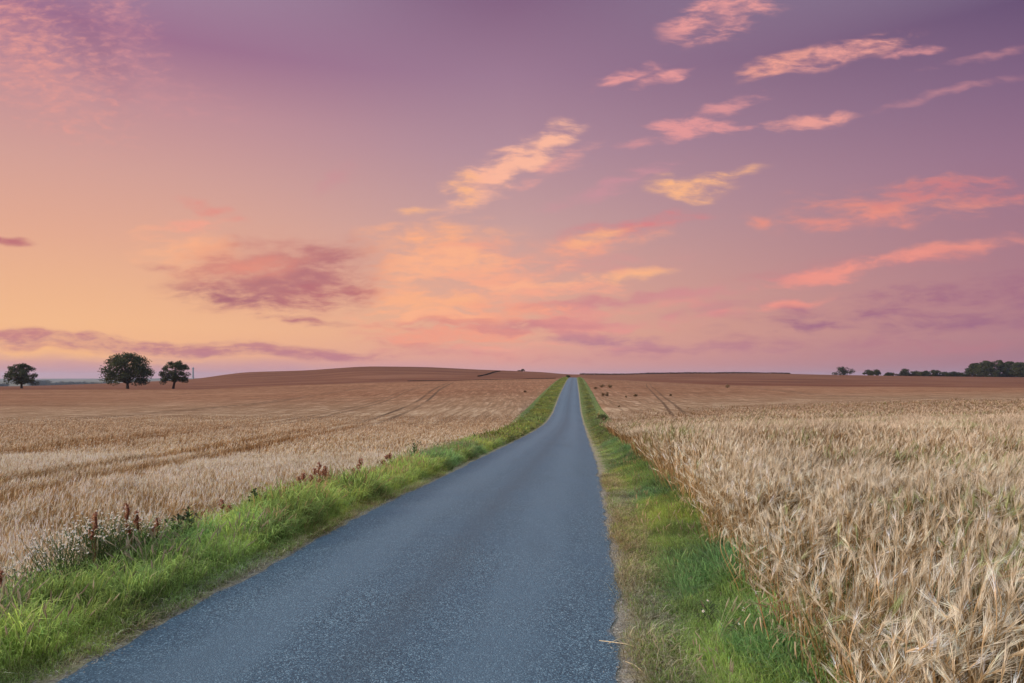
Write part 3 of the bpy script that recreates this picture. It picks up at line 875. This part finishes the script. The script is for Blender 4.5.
# distant woods on the left horizon (a far-off mass) 
def wood():
    g = np.random.default_rng(77); cx = []; cr = []
    for (p0, p1, D, h, n) in ((-30, 8.5, 2000, 8, 50), (29, 51, 2150, 19, 60), (50, 118, 2300, 12, 150), (60, 112, 2350, 14, 60), (110, 200, 2500, 10, 120), (-60, 0, 2000, 9, 60)):
        for i in range(n):
            px = g.uniform(p0, p1); x, y, z = at(px, D + g.normal(0, 20)); hh = h * g.uniform(.7, 1.1)
            for k in range(2): cx.append((x + g.normal(0, 2), y, z + hh * (.35 + .35 * k))); cr.append(hh * .36)
    return leaves(cx, cr, 26, 2.0, (.04, .05, .025), g, .9)
V, T, C = wood()
tag(mesh_obj('distant_wood', V, T, M_LEAF, C=C), 'dark blue hazy woods along the far left horizon', 'wood', kind='stuff')

# the distant tower
x, y, z = at(193, 2500)
zt = CAMZ + (378 - 367.5) / F * 2500
g0 = z - 2
tw = tag(empty('tower', (x, y, g0)), 'thin grey tower on the horizon right of the three oaks', 'tower')
hh = zt - g0
V, T, C = tube([(0, 0, 0), (0, 0, hh * .5), (0, 0, hh * .9)], [4.2, 3.3, 3.0], 16); mesh_obj('shaft', V, T, M_TOWER, tw)
V, T, C = tube([(0, 0, hh * .9), (0, 0, hh * .91), (0, 0, hh * .98), (0, 0, hh), (0, 0, hh * 1.001)], [3.0, 3.6, 3.6, 3.2, .1], 16); mesh_obj('tower_head', V, T, M_TOWER, tw)

# ------------------------------------------------------------------ roadside flowers
def on_edge(px, side=-1, extra=0.0):
    """the spot on the outer edge of the verge seen at photo column px"""
    D = np.linspace(3, 60, 4000); vw = vwl(D) if side < 0 else vwr(D)
    x = road_x(D) + side * (HW + vw + extra); c = 512 + F * x / D
    k = np.argmin(np.abs(c - px)); return float(x[k]), float(D[k]), g1(float(x[k]), float(D[k]))

def dock(label, px, ytop, seed, extra=-.1, heads=4):
    g = np.random.default_rng(seed); x, y, z = on_edge(px, -1, extra)
    top = CAMZ - (ytop - HZ) / F * y; h = max(.35, top - z)
    root = tag(empty('dock_plant', (x, y, z)), label, 'wild plant', 'rusty docks on the left verge')
    st = []; sd = []
    for k in range(heads):
        a = g.uniform(0, 6.28); r = .0 if k == 0 else g.uniform(.05, .16); hk = h * (1 if k == 0 else g.uniform(.75, .98))
        p = [(0, 0, 0), (r * .4 * math.cos(a), r * .4 * math.sin(a), hk * .5), (r * math.cos(a), r * math.sin(a), hk)]
        st.append(tube(p, [.006, .005, .002], 5))
        n = 46; t = g.uniform(.78 if k == 0 else .82, 1, n); c = np.stack([r * math.cos(a) * t, r * math.sin(a) * t, hk * t], 1)
        wid = (.003 + .0022 * y) * np.sin(np.clip((t - .76) / .28, 0, 1) * math.pi) + .003
        c[:, :2] += np.clip(g.normal(0, 1, (n, 2)), -1.5, 1.5) * wid[:, None] * .8
        sd.append((c, g))
    V, T, C = join(st); mesh_obj('stem', V, T, M_STEM, root)
    for c, gg in sd:
        V, T, C = leaves(list(c), [.012] * len(c), 4, .0045 + .0005 * y, (.46, .22, .14), gg, 1)
        ce = c[np.argsort(c[:, 2])]; vv, tt, cc = tube([ce[0], ce[len(ce) // 2], ce[-1]], [.012, .012, .006], 6); V, T, C = join([(V, T, C), (vv, tt, cc * (.22, .08, .045))])
        mesh_obj('seed_head', V, T, M_WEED, root, C=C)
    lv = []
    for k in range(6):
        a = g.uniform(0, 6.28); l = g.uniform(.16, .28); d = np.array([math.cos(a), math.sin(a), 0]); s = np.array([-d[1], d[0], 0])
        lv.append(ribbon([(0, 0, .03), d * l * .4 + [0, 0, .14], d * l * .8 + [0, 0, .17], d * l + [0, 0, .1]], [.015, .06, .05, 0], (.05, .08, .02), (.12, .12, .04), side=s))
    V, T, C = join(lv); mesh_obj('leaves', V, T, M_WEED, root, C=C)

docks = [(2, 571, 'rusty dock cut by the left picture edge above the grass'),
 (95, 512, 'rusty dock behind the white flowers, leftmost of three there'),
 (127, 503, 'tallest rusty dock rising behind the white flowers'),
 (138, 518, 'shorter rusty dock just right of the tallest one by the white flowers'),
 (158, 518, 'bright rust red dock right of the white flowers'),
 (222, 500, 'single small rusty dock midway between the white flowers and dock group'),
 (285, 488, 'small rusty dock at the left end of the dense dock group'),
 (304, 473, 'rusty dock second from the left in the dense dock group'),
 (311, 475, 'rusty dock in the middle of the dense dock group'),
 (319, 462, 'tallest rusty dock of the dense dock group'),
 (325, 466, 'rusty dock at the right end of the dense dock group'),
 (354, 468, 'low rusty dock, left one of the pair beyond the dense group'),
 (361, 458, 'tall rusty dock, right one of the pair beyond the dense group'),
 (383, 460, 'small rusty dock left of the green thistle'),
 (390, 453, 'rusty dock nearest the green thistle')]
for i, (px, yt, lab) in enumerate(docks): dock(lab, px, yt, 400 + i, heads=3 if 300 < px < 330 else 2)

def thistle(label, px, ytop, seed, w=.14, extra=-.1):
    g = np.random.default_rng(seed); x, y, z = on_edge(px, -1, extra)
    top = CAMZ - (ytop - HZ) / F * y; h = max(.4, top - z)
    root = tag(empty('thistle', (x, y, z)), label, 'wild plant', 'green thistles on the left verge')
    st = [tube([(0, 0, 0), (.01, 0, h * .5), (0, .01, h)], [.008, .007, .003], 6)]; lv = []; hd = []
    for k in range(5):
        a = g.uniform(0, 6.28); z0 = h * g.uniform(.45, .75); e = np.array([math.cos(a) * w, math.sin(a) * w, z0 + h * .22])
        st.append(tube([(0, 0, z0), e * [.6, .6, 1] - [0, 0, .05], e], [.005, .004, .002], 5)); hd.append(e)
    hd.append(np.array([0, .01, h]))
    for k in range(40):
        a = g.uniform(0, 6.28); z0 = h * g.uniform(.1, .93); l = g.uniform(.06, .15) * (1.2 - z0 / h * .6); d = np.array([math.cos(a), math.sin(a), 0]); s = np.array([-d[1], d[0], 0])
        o0 = np.array([0, 0, z0])
        lv.append(ribbon([o0, o0 + d * l * .5 + [0, 0, l * .4], o0 + d * l + [0, 0, l * .3]], [.012, .028, 0], (.035, .065, .022), (.07, .11, .04), side=s))
    V, T, C = join(st); mesh_obj('stem', V, T, M_GSTEM, root)
    V, T, C = join(lv); mesh_obj('leaves', V, T, M_WEED, root, C=C)
    for e in hd:
        V, T, C = leaves([e], [.016], 24, .010, (.09, .10, .05), g, 1); mesh_obj('flower_head', V, T, M_WEED, root, C=C)
thistle('tall green thistle alone at the barley edge, farthest along the left verge', 414, 440, 501, .16)
thistle('slim green thistle left of the dense rusty docks', 255, 489, 502, .07)
thistle('green thistle right of the white flowers and rust red dock', 188, 508, 503, .08)
thistle('leafy green thistle shorter than its neighbours beside the rust red dock', 178, 518, 504, .1)

def mayweed(label, x, y, h, seed, nh, group, spread=.12, big=.013):
    g = np.random.default_rng(seed); z = g1(x, y)
    root = tag(empty('mayweed', (x, y, z)), label, 'wildflower', group)
    st = []; ends = []; lv = []
    for k in range(nh):
        a = g.uniform(0, 6.28); r = spread * math.sqrt(g.random()); e = np.array([math.cos(a) * r, math.sin(a) * r, h * g.uniform(.72, 1)])
        st.append(tube([(0, 0, 0), e * [.4, .4, .5], e], [.003, .0025, .0015], 4)); ends.append(e)
    for k in range(70):
        a = g.uniform(0, 6.28); z0 = h * g.uniform(.05, .85); l = .09; d = np.array([math.cos(a), math.sin(a), 0]); s = np.array([-d[1], d[0], 0]); o0 = d * spread * .4 * z0 / h + [0, 0, z0]
        lv.append(ribbon([o0, o0 + d * l * .6 + [0, 0, .02], o0 + d * l], [.006, .008, 0], (.05, .08, .025), (.12, .14, .06), side=s))
    V, T, C = join(st); mesh_obj('stem', V, T, M_GSTEM, root)
    V, T, C = join(lv); mesh_obj('leaves', V, T, M_WEED, root, C=C)
    for e in ends:
        P = []; tl = g.normal(0, .35, 2); nrm = np.array([tl[0], tl[1] - .5, 1.0]); nrm /= np.linalg.norm(nrm)
        a1 = np.cross(nrm, (1, 0, 0)); a1 /= np.linalg.norm(a1); a2 = np.cross(nrm, a1)
        for q in range(9):
            t = q * 2 * math.pi / 9; d = a1 * math.cos(t) + a2 * math.sin(t); s = -a1 * math.sin(t) + a2 * math.cos(t)
            P.append(ribbon([e + d * big * .3, e + d * big * .9, e + d * big * 1.25 - nrm * .002], [big * .3, big * .62, 0], (1, 1, 1), side=s))
        V, T, C = join(P); f = mesh_obj('flower', V, T, M_PETAL, root)
        V, T, C = tube([e - nrm * .001, e + nrm * .003, e + nrm * .0045], [big * .42, big * .36, .0005], 7)
        mesh_obj('flower_centre', V, T, M_EYE, f)
gm = 'mayweeds flowering at the left barley edge'
mw = [(60, 543, 'leftmost pale mayweed of the white flower patch'), (72, 536, 'mayweed second from the left in the white flower patch'), (82, 528, 'mayweed rising at the left shoulder of the white flower patch'),
      (90, 533, 'low mayweed in the left half of the white flower patch'), (99, 522, 'mayweed in front of the leftmost rusty dock of the white patch'), (106, 530, 'low mayweed in the middle of the white flower patch'),
      (112, 521, 'tallest mayweed in the middle of the white flower patch'), (119, 527, 'mayweed just left of the tallest rusty dock'), (128, 524, 'mayweed at the foot of the tallest rusty dock'),
      (136, 529, 'mayweed right of the tallest rusty dock'), (146, 532, 'low mayweed between the shorter dock and the rust red dock'), (48, 552, 'low mayweed in the grass at the left end of the flower patch'), (20, 566, 'lone mayweed near the left picture edge')]
for i, (px, yt, lab) in enumerate(mw):
    x, y, z = on_edge(px, -1, .0 + .2 * ((i * 37) % 5) / 5 - .05)
    mayweed(lab, x, y, max(.35, CAMZ - (yt - HZ) / F * y - z + .09), 600 + i, 26, gm, .28, .0075)
gy = 'small white flowers in the right verge'
for i, (px, py, lab) in enumerate([(729, 592, 'white flower left of its twin in the right verge beside the barley'), (744, 594, 'white flower nearest the barley edge in the right verge'),
      (708, 638, 'pale cream flower low in the middle of the right verge'), (742, 642, 'small white flower in deep grass low right near the barley'), (741, 660, 'single white flower nearest the bottom of the right verge'), (769, 657, 'single tiny white flower close to the barley stalks')]):
    x, y, z = hit(px, py)
    mayweed(lab, x, y, .24, 640 + i, 3 if i < 2 else 2, gy, .05, .008)

# fallen straws on the asphalt edge
def straw(label, px, py, ln, ang, seed):
    x, y, z = hit(px, py); z = max(z, float(road_z(np.array([y]))[0])) + .03
    d = np.array([math.cos(ang), math.sin(ang), 0]) * ln / 2
    V, T, C = tube([-d, d * .1 + [0, 0, .012], d], [.003, .003, .0015], 5)
    o = mesh_obj('straw_stalk', V, T, M_STRAW)
    o.location = (x, y, z); tag(o, label, 'straw', 'straws lying on the right road edge')
M_STRAW = simple('pale_straw', (.52, .43, .29), .7, 30, .15)
straw('long pale straw lying across the right road edge low in the picture', 622, 650, .30, -.5, 1)
straw('shorter pale straw crossing the long one on the right road edge', 620, 645, .20, .6, 2)
straw('pale straw on the grit at the bottom of the right road edge', 634, 672, .16, -1.1, 3)

# ------------------------------------------------------------------ air
def haze():
    V = np.array([(sx * 8300, sy * 8300, sz) for sz in (-40.0, 60.0) for sy in (-1, 1) for sx in (-1, 1)])
    Q = np.array([(0, 2, 3, 1), (4, 5, 7, 6), (0, 1, 5, 4), (2, 6, 7, 3), (0, 4, 6, 2), (1, 3, 7, 5)])
    m, nt = new_mat('evening_air'); b = NB(nt)
    p = b.n('ShaderNodeVolumePrincipled'); p.inputs['Color'].default_value = (.62, .74, .98, 1); p.inputs['Density'].default_value = 8e-5
    p.inputs['Anisotropy'].default_value = .2
    out = b.n('ShaderNodeOutputMaterial'); b.link(p.outputs[0], out.inputs['Volume'])
    tag(mesh_obj('haze', V, Q, m, quads=True), kind='stuff')
haze()

# ------------------------------------------------------------------ sky
def lin(c):
    return tuple(((v / 255) / 12.92 if v / 255 <= .04045 else ((v / 255 + .055) / 1.055) ** 2.4) for v in c)
def sky():
    w = bpy.data.worlds.new('World'); scene.world = w; w.use_nodes = True
    nt = w.node_tree; nt.nodes.clear(); b = NB(nt)
    g = b.n('ShaderNodeTexCoord').outputs['Generated']
    X, Y, Z = b.sep(g)
    hl = b.m('MAXIMUM', b.m('SQRT', b.m('ADD', b.m('MULTIPLY', X, X), b.m('MULTIPLY', Y, Y))), 1e-4)
    saz = R(-60)
    c = b.m('DIVIDE', b.m('ADD', b.m('MULTIPLY', X, math.sin(saz)), b.m('MULTIPLY', Y, math.cos(saz))), hl)
    el = b.m('MULTIPLY', b.m('ARCSINE', Z), 1 / R(90))          # 0..1 to the zenith
    def e(py, px): # elevation fraction of a photo row/column
        u = (px - 512) / F; v = (HZ - py) / F
        return max(0, math.atan(v / math.hypot(1, u)) / R(90))
    def rmp(px, rows, tail):
        pts = [(e(py, px), lin(col)) for py, col in rows]
        pts.sort(key=lambda t: t[0])
        return b.ramp(el, pts + tail)
    tail = [(.42, (.42, .42, .52)), (.60, (1.0, 1.22, 1.42)), (1.0, (1.35, 1.72, 2.0))]  # unseen upper sky, brightened and blued as added fill light on the ground
    left = rmp(0, [(377, (206, 152, 152)), (365, (214, 154, 148)), (350, (246, 182, 132)), (320, (246, 187, 138)), (280, (238, 180, 140)), (225, (228, 170, 144)), (150, (212, 160, 150)), (75, (194, 144, 150)), (0, (158, 112, 142))], tail)
    mid = rmp(512, [(377, (220, 162, 160)), (362, (224, 158, 146)), (335, (231, 170, 143)), (300, (224, 168, 147)), (225, (200, 158, 155)), (150, (178, 141, 154)), (75, (157, 122, 146)), (0, (133, 100, 130))], tail)
    right = rmp(1024, [(377, (166, 118, 134)), (362, (166, 116, 130)), (335, (178, 126, 133)), (300, (178, 126, 134)), (225, (165, 121, 136)), (150, (151, 114, 138)), (75, (130, 100, 130)), (0, (107, 84, 118))], tail)
    col = b.mix(b.smooth(c, .5, .92), mid, left)
    lo = b.n('ShaderNodeMapRange'); b.val(lo.inputs[0], c); lo.inputs[1].default_value = -.12; lo.inputs[2].default_value = .5; 
    col = b.mix(b.m('SUBTRACT', 1, lo.outputs[0]), col, right)
    # clouds live in a chart of directions around the road's heading
    yy = b.m('MAXIMUM', Y, .02)
    u = b.m('DIVIDE', X, yy); v = b.m('DIVIDE', Z, yy)
    uv = b.comb(u, v, 0.0)
    wn = b.noise(uv, 5.5, 3, .5, out=1)
    wn2 = b.noise(b.mapping(uv, rot=(0, 0, R(-22)), sc=(1, 1.5, 1)), 20, 2, .5, out=1)
    def off(vec, nz, a):
        d = b.vm('MULTIPLY', b.vm('SUBTRACT', nz, (.5, .5, .5)), (a, a * .7, 0))
        return b.vm('ADD', vec, d)
    P = off(off(uv, wn, .06), wn2, .030)
    # wispy texture: fine fibres drawn out up to the right; flatter and broader low down
    f1 = b.noise(b.mapping(off(off(uv, wn, .05), wn2, .012), rot=(0, 0, R(-30)), sc=(1, 3.6, 1)), 13, 7, .60, .15)
    f2 = b.noise(b.mapping(off(off(uv, wn, .05), wn2, .012), rot=(0, 0, R(-9)), sc=(1, 4.2, 1)), 10, 8, .64, .2)
    low = b.smooth(v, .10, .30)
    fib = b.mix(low, b.comb(f2, f2, f2), b.comb(f1, f1, f1))
    fib = b.sep(fib)[0]
    rip = b.noise(b.mapping(off(uv, wn, .04), rot=(0, 0, R(28)), sc=(1, 2.4, 1)), 40, 5, .62, .3)
    front = b.smooth(Y, .05, .3)
    mot = b.noise(b.mapping(uv, rot=(0, 0, R(-20)), sc=(1, 2.2, 1)), 30, 5, .6, .2)
    inner = b.smooth(b.m('ADD', b.m('MULTIPLY', mot, .6), b.m('MULTIPLY', fib, .6)), .46, .70, .42, 1.0)
    PP = [P]
    def cloud(col, px, py, a, bb, ang, color, dens=1.0, soft=.55, tex=2.6, edge=0.0, nz=fib):
        edge += .52; dens = min(1, dens * 1.2)
        q = b.mapping(PP[0], loc=((px - 512) / F, (HZ - py) / F, 0), rot=(0, 0, R(ang)), sc=(a / F, bb / F, 1), t='TEXTURE')
        d = b.vm('LENGTH', q)
        k = b.m('SUBTRACT', 1 + edge, d)
        k = b.m('ADD', k, b.m('MULTIPLY', b.m('SUBTRACT', nz, .50), tex * 2.0))
        f = b.m('MULTIPLY', b.m('MULTIPLY', b.smooth(k, -.10, soft * 2.4), inner), b.m('MULTIPLY', b.smooth(d, .95, 1.75, 1, 0), dens))
        return b.mix(b.m('MULTIPLY', f, front), col, lin(color) + (1,))
    OR = (250, 182, 136); CO = (236, 148, 130); PK = (226, 152, 152); RO = (190, 112, 118); PU = (172, 116, 138); YE = (252, 190, 132)
    L = [
     # upper left mackerel veil, shadow wedge
     (85, 34, 70, 26, -58, (146, 98, 126), .5, 1.2, .8),
     (35, 70, 95, 45, -35, (234, 158, 146), .75, 1.2, 2.6, -.1, 'r'),
     (118, 25, 30, 54, 40, (226, 152, 152), .6, 1.2, 2.8, -.1, 'r'),
     (10, 20, 66, 46, -30, (232, 156, 148), .6, 1.2, 2.4, -.1, 'r'),
     (150, 85, 80, 20, -15, (214, 148, 150), .3, 1, 3.0, 0, 'r'),
     # top right wisps
     (724, 14, 44, 17, 14, (228, 154, 152), 1, .6, 3.0),
     (628, 73, 32, 7, 15, PK, 1, .6, 2.2), (666, 76, 26, 5, 22, PK, .9, .6, 2.2),
     (776, 63, 32, 8, 14, (236, 160, 146), 1, .6, 2.2), (848, 53, 52, 9, 14, (232, 158, 150), 1, .6, 2.4),
     (918, 53, 26, 5, 10, PK, .8, .7, 2.2), (985, 57, 46, 4, 14, PK, .45, .9, 2.0), (945, 95, 70, 4, 17, PK, .4, .9, 2.0),
     (808, 123, 38, 7, 0, (232, 158, 150), .95, .6, 2.2),
     (695, 126, 50, 9, 2, PK, .85, .7, 3.0), (728, 104, 40, 8, 20, PK, .7, .8, 3.0), (660, 137, 35, 6, 8, PK, .6, .8, 2.6),
     # bright middle wisps
     (492, 178, 52, 17, 28, (250, 182, 156), 1, .7, 2.6), (535, 150, 42, 13, 32, (250, 184, 158), 1, .7, 2.6), (462, 190, 18, 16, 10, OR, .8, .8, 2.4),
     (552, 168, 42, 8, 28, (232, 162, 154), .7, .8, 2.4),
     (672, 190, 30, 10, -12, OR, 1, .6, 1.8), (712, 182, 40, 10, 16, OR, 1, .6, 2.0),
     (612, 184, 60, 8, 20, (210, 146, 156), .6, .9, 2.2), (760, 222, 12, 5, 10, CO, .7, .7, 1.8),
     (415, 212, 22, 4, 5, OR, .7, .8, 2.0),
     (432, 243, 72, 19, 2, (252, 176, 134), 1, .7, 2.2), (470, 255, 46, 12, 10, (238, 160, 140), .8, .8, 2.4),
     (572, 250, 80, 12, 12, (246, 164, 136), .95, .7, 2.6), (632, 228, 66, 10, 9, (214, 130, 134), .9, .8, 2.2),
     (598, 238, 30, 6, 14, OR, .7, .7, 2.0),
     (637, 276, 30, 6, 6, OR, .95, .6, 2.2), (560, 270, 120, 10, 4, (220, 146, 144), .5, 1, 2.6),
     # broad dappled bank over the road
     (470, 300, 110, 20, 3, (246, 168, 138), .8, .9, 3.6), (560, 318, 130, 14, 2, (226, 146, 140), .8, .9, 3.6),
     (450, 335, 90, 12, 2, (232, 146, 134), .6, .9, 3.4), (590, 338, 60, 9, 0, (184, 122, 142), .75, .8, 2.6), (510, 322, 90, 8, 0, (206, 126, 132), .7, .8, 3.0), (700, 312, 150, 8, 5, (196, 130, 142), .5, .9, 3),
     (500, 352, 120, 8, 0, (240, 156, 138), .45, .9, 3.0),
     (420, 290, 60, 14, 4, (250, 176, 138), .7, .8, 3.0), (520, 292, 70, 9, 4, (248, 172, 140), .7, .8, 3.4), (460, 318, 60, 8, 0, (248, 168, 134), .7, .8, 3.4),
     (545, 305, 60, 7, 3, (204, 132, 140), .6, .8, 3.0), (620, 300, 80, 7, 6, (206, 136, 142), .6, .9, 3.0), (570, 330, 60, 6, 0, (246, 164, 140), .6, .8, 3.2), (430, 352, 60, 5, 0, (210, 134, 138), .6, .8, 2.6),
     (640, 322, 110, 7, 3, (226, 150, 144), .6, .9, 3.2), (720, 290, 90, 7, 8, (214, 142, 144), .5, .9, 3.2), (660, 350, 120, 6, 0, (196, 134, 148), .5, .9, 2.6),
     (440, 268, 62, 13, 2, (250, 178, 140), .9, .42, 2.6), (505, 276, 60, 10, 6, (246, 170, 140), .8, .5, 3.0), (425, 304, 50, 11, 2, (250, 178, 136), .85, .42, 2.8), (500, 312, 56, 9, 4, (246, 164, 134), .8, .42, 3.0), (560, 290, 60, 7, 6, (244, 166, 142), .42, .5, 3.0), (465, 334, 60, 8, 0, (244, 160, 132), .8, .42, 3.0),
     (530, 326, 56, 7, 2, (204, 130, 134), .5, .42, 2.6), (395, 326, 30, 5, 0, (246, 172, 134), .42, .8, 2.4), (610, 312, 70, 7, 4, (236, 158, 142), .42, .5, 3.0),
     (470, 320, 70, 3.5, 2, (206, 132, 130), .5, .9, 4.0), (580, 300, 70, 3.5, 5, (206, 136, 138), .45, .9, 4.0), (420, 345, 50, 3, 0, (210, 134, 130), .45, .9, 3.6), (590, 336, 36, 5, 0, (186, 126, 140), .6, .8, 2.6), (540, 284, 70, 4, 5, (250, 178, 142), .7, .7, 3.6), (440, 312, 70, 4, 2, (252, 180, 140), .7, .7, 3.6), (520, 346, 80, 3.5, 0, (244, 166, 142), .6, .8, 3.6),
     # the big rosy cloud on the left
     (200, 250, 50, 13, -14, (250, 178, 138), 1, .6, 2.6), (190, 230, 34, 10, 10, (242, 164, 142), .9, .7, 2.6), (185, 266, 40, 15, -16, (250, 182, 140), 1, .7, 2.6),
     (278, 274, 88, 30, 0, (204, 132, 124), 1, .6, 1.4, .12), (270, 290, 84, 18, -3, (186, 120, 120), .9, .7, 1.6, .1), (316, 268, 52, 24, 10, (182, 116, 120), 1, .8, 1.8), (225, 297, 52, 7, -4, (172, 106, 116), .9, .7, 1.8),
     (330, 296, 44, 12, 2, (186, 108, 114), .85, .8, 2.0), (255, 268, 50, 10, 8, (236, 150, 126), .7, .9, 2.6), (300, 320, 40, 4, -3, (186, 114, 120), .8, .7, 1.8),
     (216, 213, 26, 7, -14, (228, 144, 132), .9, .8, 2.2), (160, 268, 20, 4, -8, RO, .6, .8, 1.8), (8, 239, 22, 4, -4, RO, .8, .7, 1.6), (335, 180, 22, 12, 30, (206, 140, 148), .4, 1, 2.0),
     # long bars low on the left
     (60, 352, 150, 8, -2, (252, 188, 126), .9, .9, 2.0), (120, 343, 190, 7.5, -2.5, (192, 124, 130), .95, .6, 1.5, .1), (275, 352, 110, 5.5, -2.5, (194, 124, 132), .85, .7, 1.6), (30, 348, 60, 3, -2, (206, 132, 128), .6, .7, 1.5), (20, 336, 60, 4, -1, (198, 124, 126), .7, .7, 1.6),
     (60, 372, 160, 10, -1, (204, 148, 156), .6, .9, .8), (300, 372, 160, 10, 0, (206, 146, 152), .6, .9, .8),
     # right-hand bars
     (905, 205, 110, 19, 6, (228, 144, 130), .9, .9, 2.8), (960, 193, 90, 12, 4, (200, 120, 130), .7, .9, 2.4), (880, 222, 90, 7, 4, (232, 144, 132), .7, .9, 2.4),
     (955, 251, 72, 8, 7, (240, 150, 132), 1, .7, 2.0), (900, 262, 150, 9, 6, (200, 128, 134), .5, .9, 2.4), (845, 271, 82, 7, 11, (238, 150, 136), .95, .7, 2.2), (780, 304, 48, 4, 11, (240, 152, 136), .9, .7, 1.8),
     (930, 300, 170, 15, 7, (162, 106, 130), .85, .9, 2.2), (1010, 318, 110, 14, 6, (160, 106, 130), .8, .9, 2.2), (830, 322, 60, 5, 8, (164, 108, 132), .8, .8, 2.2), (780, 345, 220, 8, 3, (182, 120, 134), .6, .9, 2.6), (980, 345, 120, 8, 2, (188, 122, 130), .5, .9, 2.6),
    ]
    for i_, c_ in enumerate(L):
        c_ = list(c_); nz = fib
        if i_ % 5 == 4:      # evaluate the long chain step by step (keeps the shader's memory small)
            PP[0] = b.vm('ADD', P, b.vm('MULTIPLY', col, (1e-6, 1e-6, 0)))
        if c_[-1] == 'r': nz = rip; c_ = c_[:-1]
        col = cloud(col, *c_, nz=nz)
    # below the horizon: dim ground bounce
    bg = b.n('ShaderNodeBackground'); b.link(col, bg.inputs[0]); bg.inputs[1].default_value = 1.0
    out = b.n('ShaderNodeOutputWorld'); b.link(bg.outputs[0], out.inputs[0])
    w.cycles.sampling_method = 'MANUAL'; w.cycles.sample_map_resolution = 512
sky()

# low warm after-sunset light from the left, very soft
sd = bpy.data.lights.new('sun', 'SUN'); sd.energy = 3.8; sd.angle = R(12); sd.color = (1, .82, .66)
so = bpy.data.objects.new('sun', sd); COL.objects.link(so)
az = R(-115); elv = R(20)
from mathutils import Vector
dv = Vector((math.sin(az) * math.cos(elv), math.cos(az) * math.cos(elv), math.sin(elv)))
so.rotation_euler = dv.to_track_quat('Z', 'Y').to_euler()
so.location = (-20, -10, 30)

# ------------------------------------------------------------------ camera
cd = bpy.data.cameras.new('camera'); cam = bpy.data.objects.new('camera', cd); COL.objects.link(cam)
cd.sensor_width = 36; cd.lens = 36 * F / 1024; cd.shift_y = (HZ - 341.5) / 1024
cd.clip_start = .05; cd.clip_end = 20000
cam.location = (0, 0, CAMZ); cam.rotation_euler = (R(90), 0, 0)
scene.camera = cam
scene.view_settings.view_transform = 'Standard'; scene.view_settings.look = 'None'
scene.view_settings.exposure = 0; scene.view_settings.gamma = 1
scene.view_settings.use_curve_mapping = False
scene.cycles.volume_bounces = 0
scene.cycles.max_bounces = 5
scene.cycles.diffuse_bounces = 3
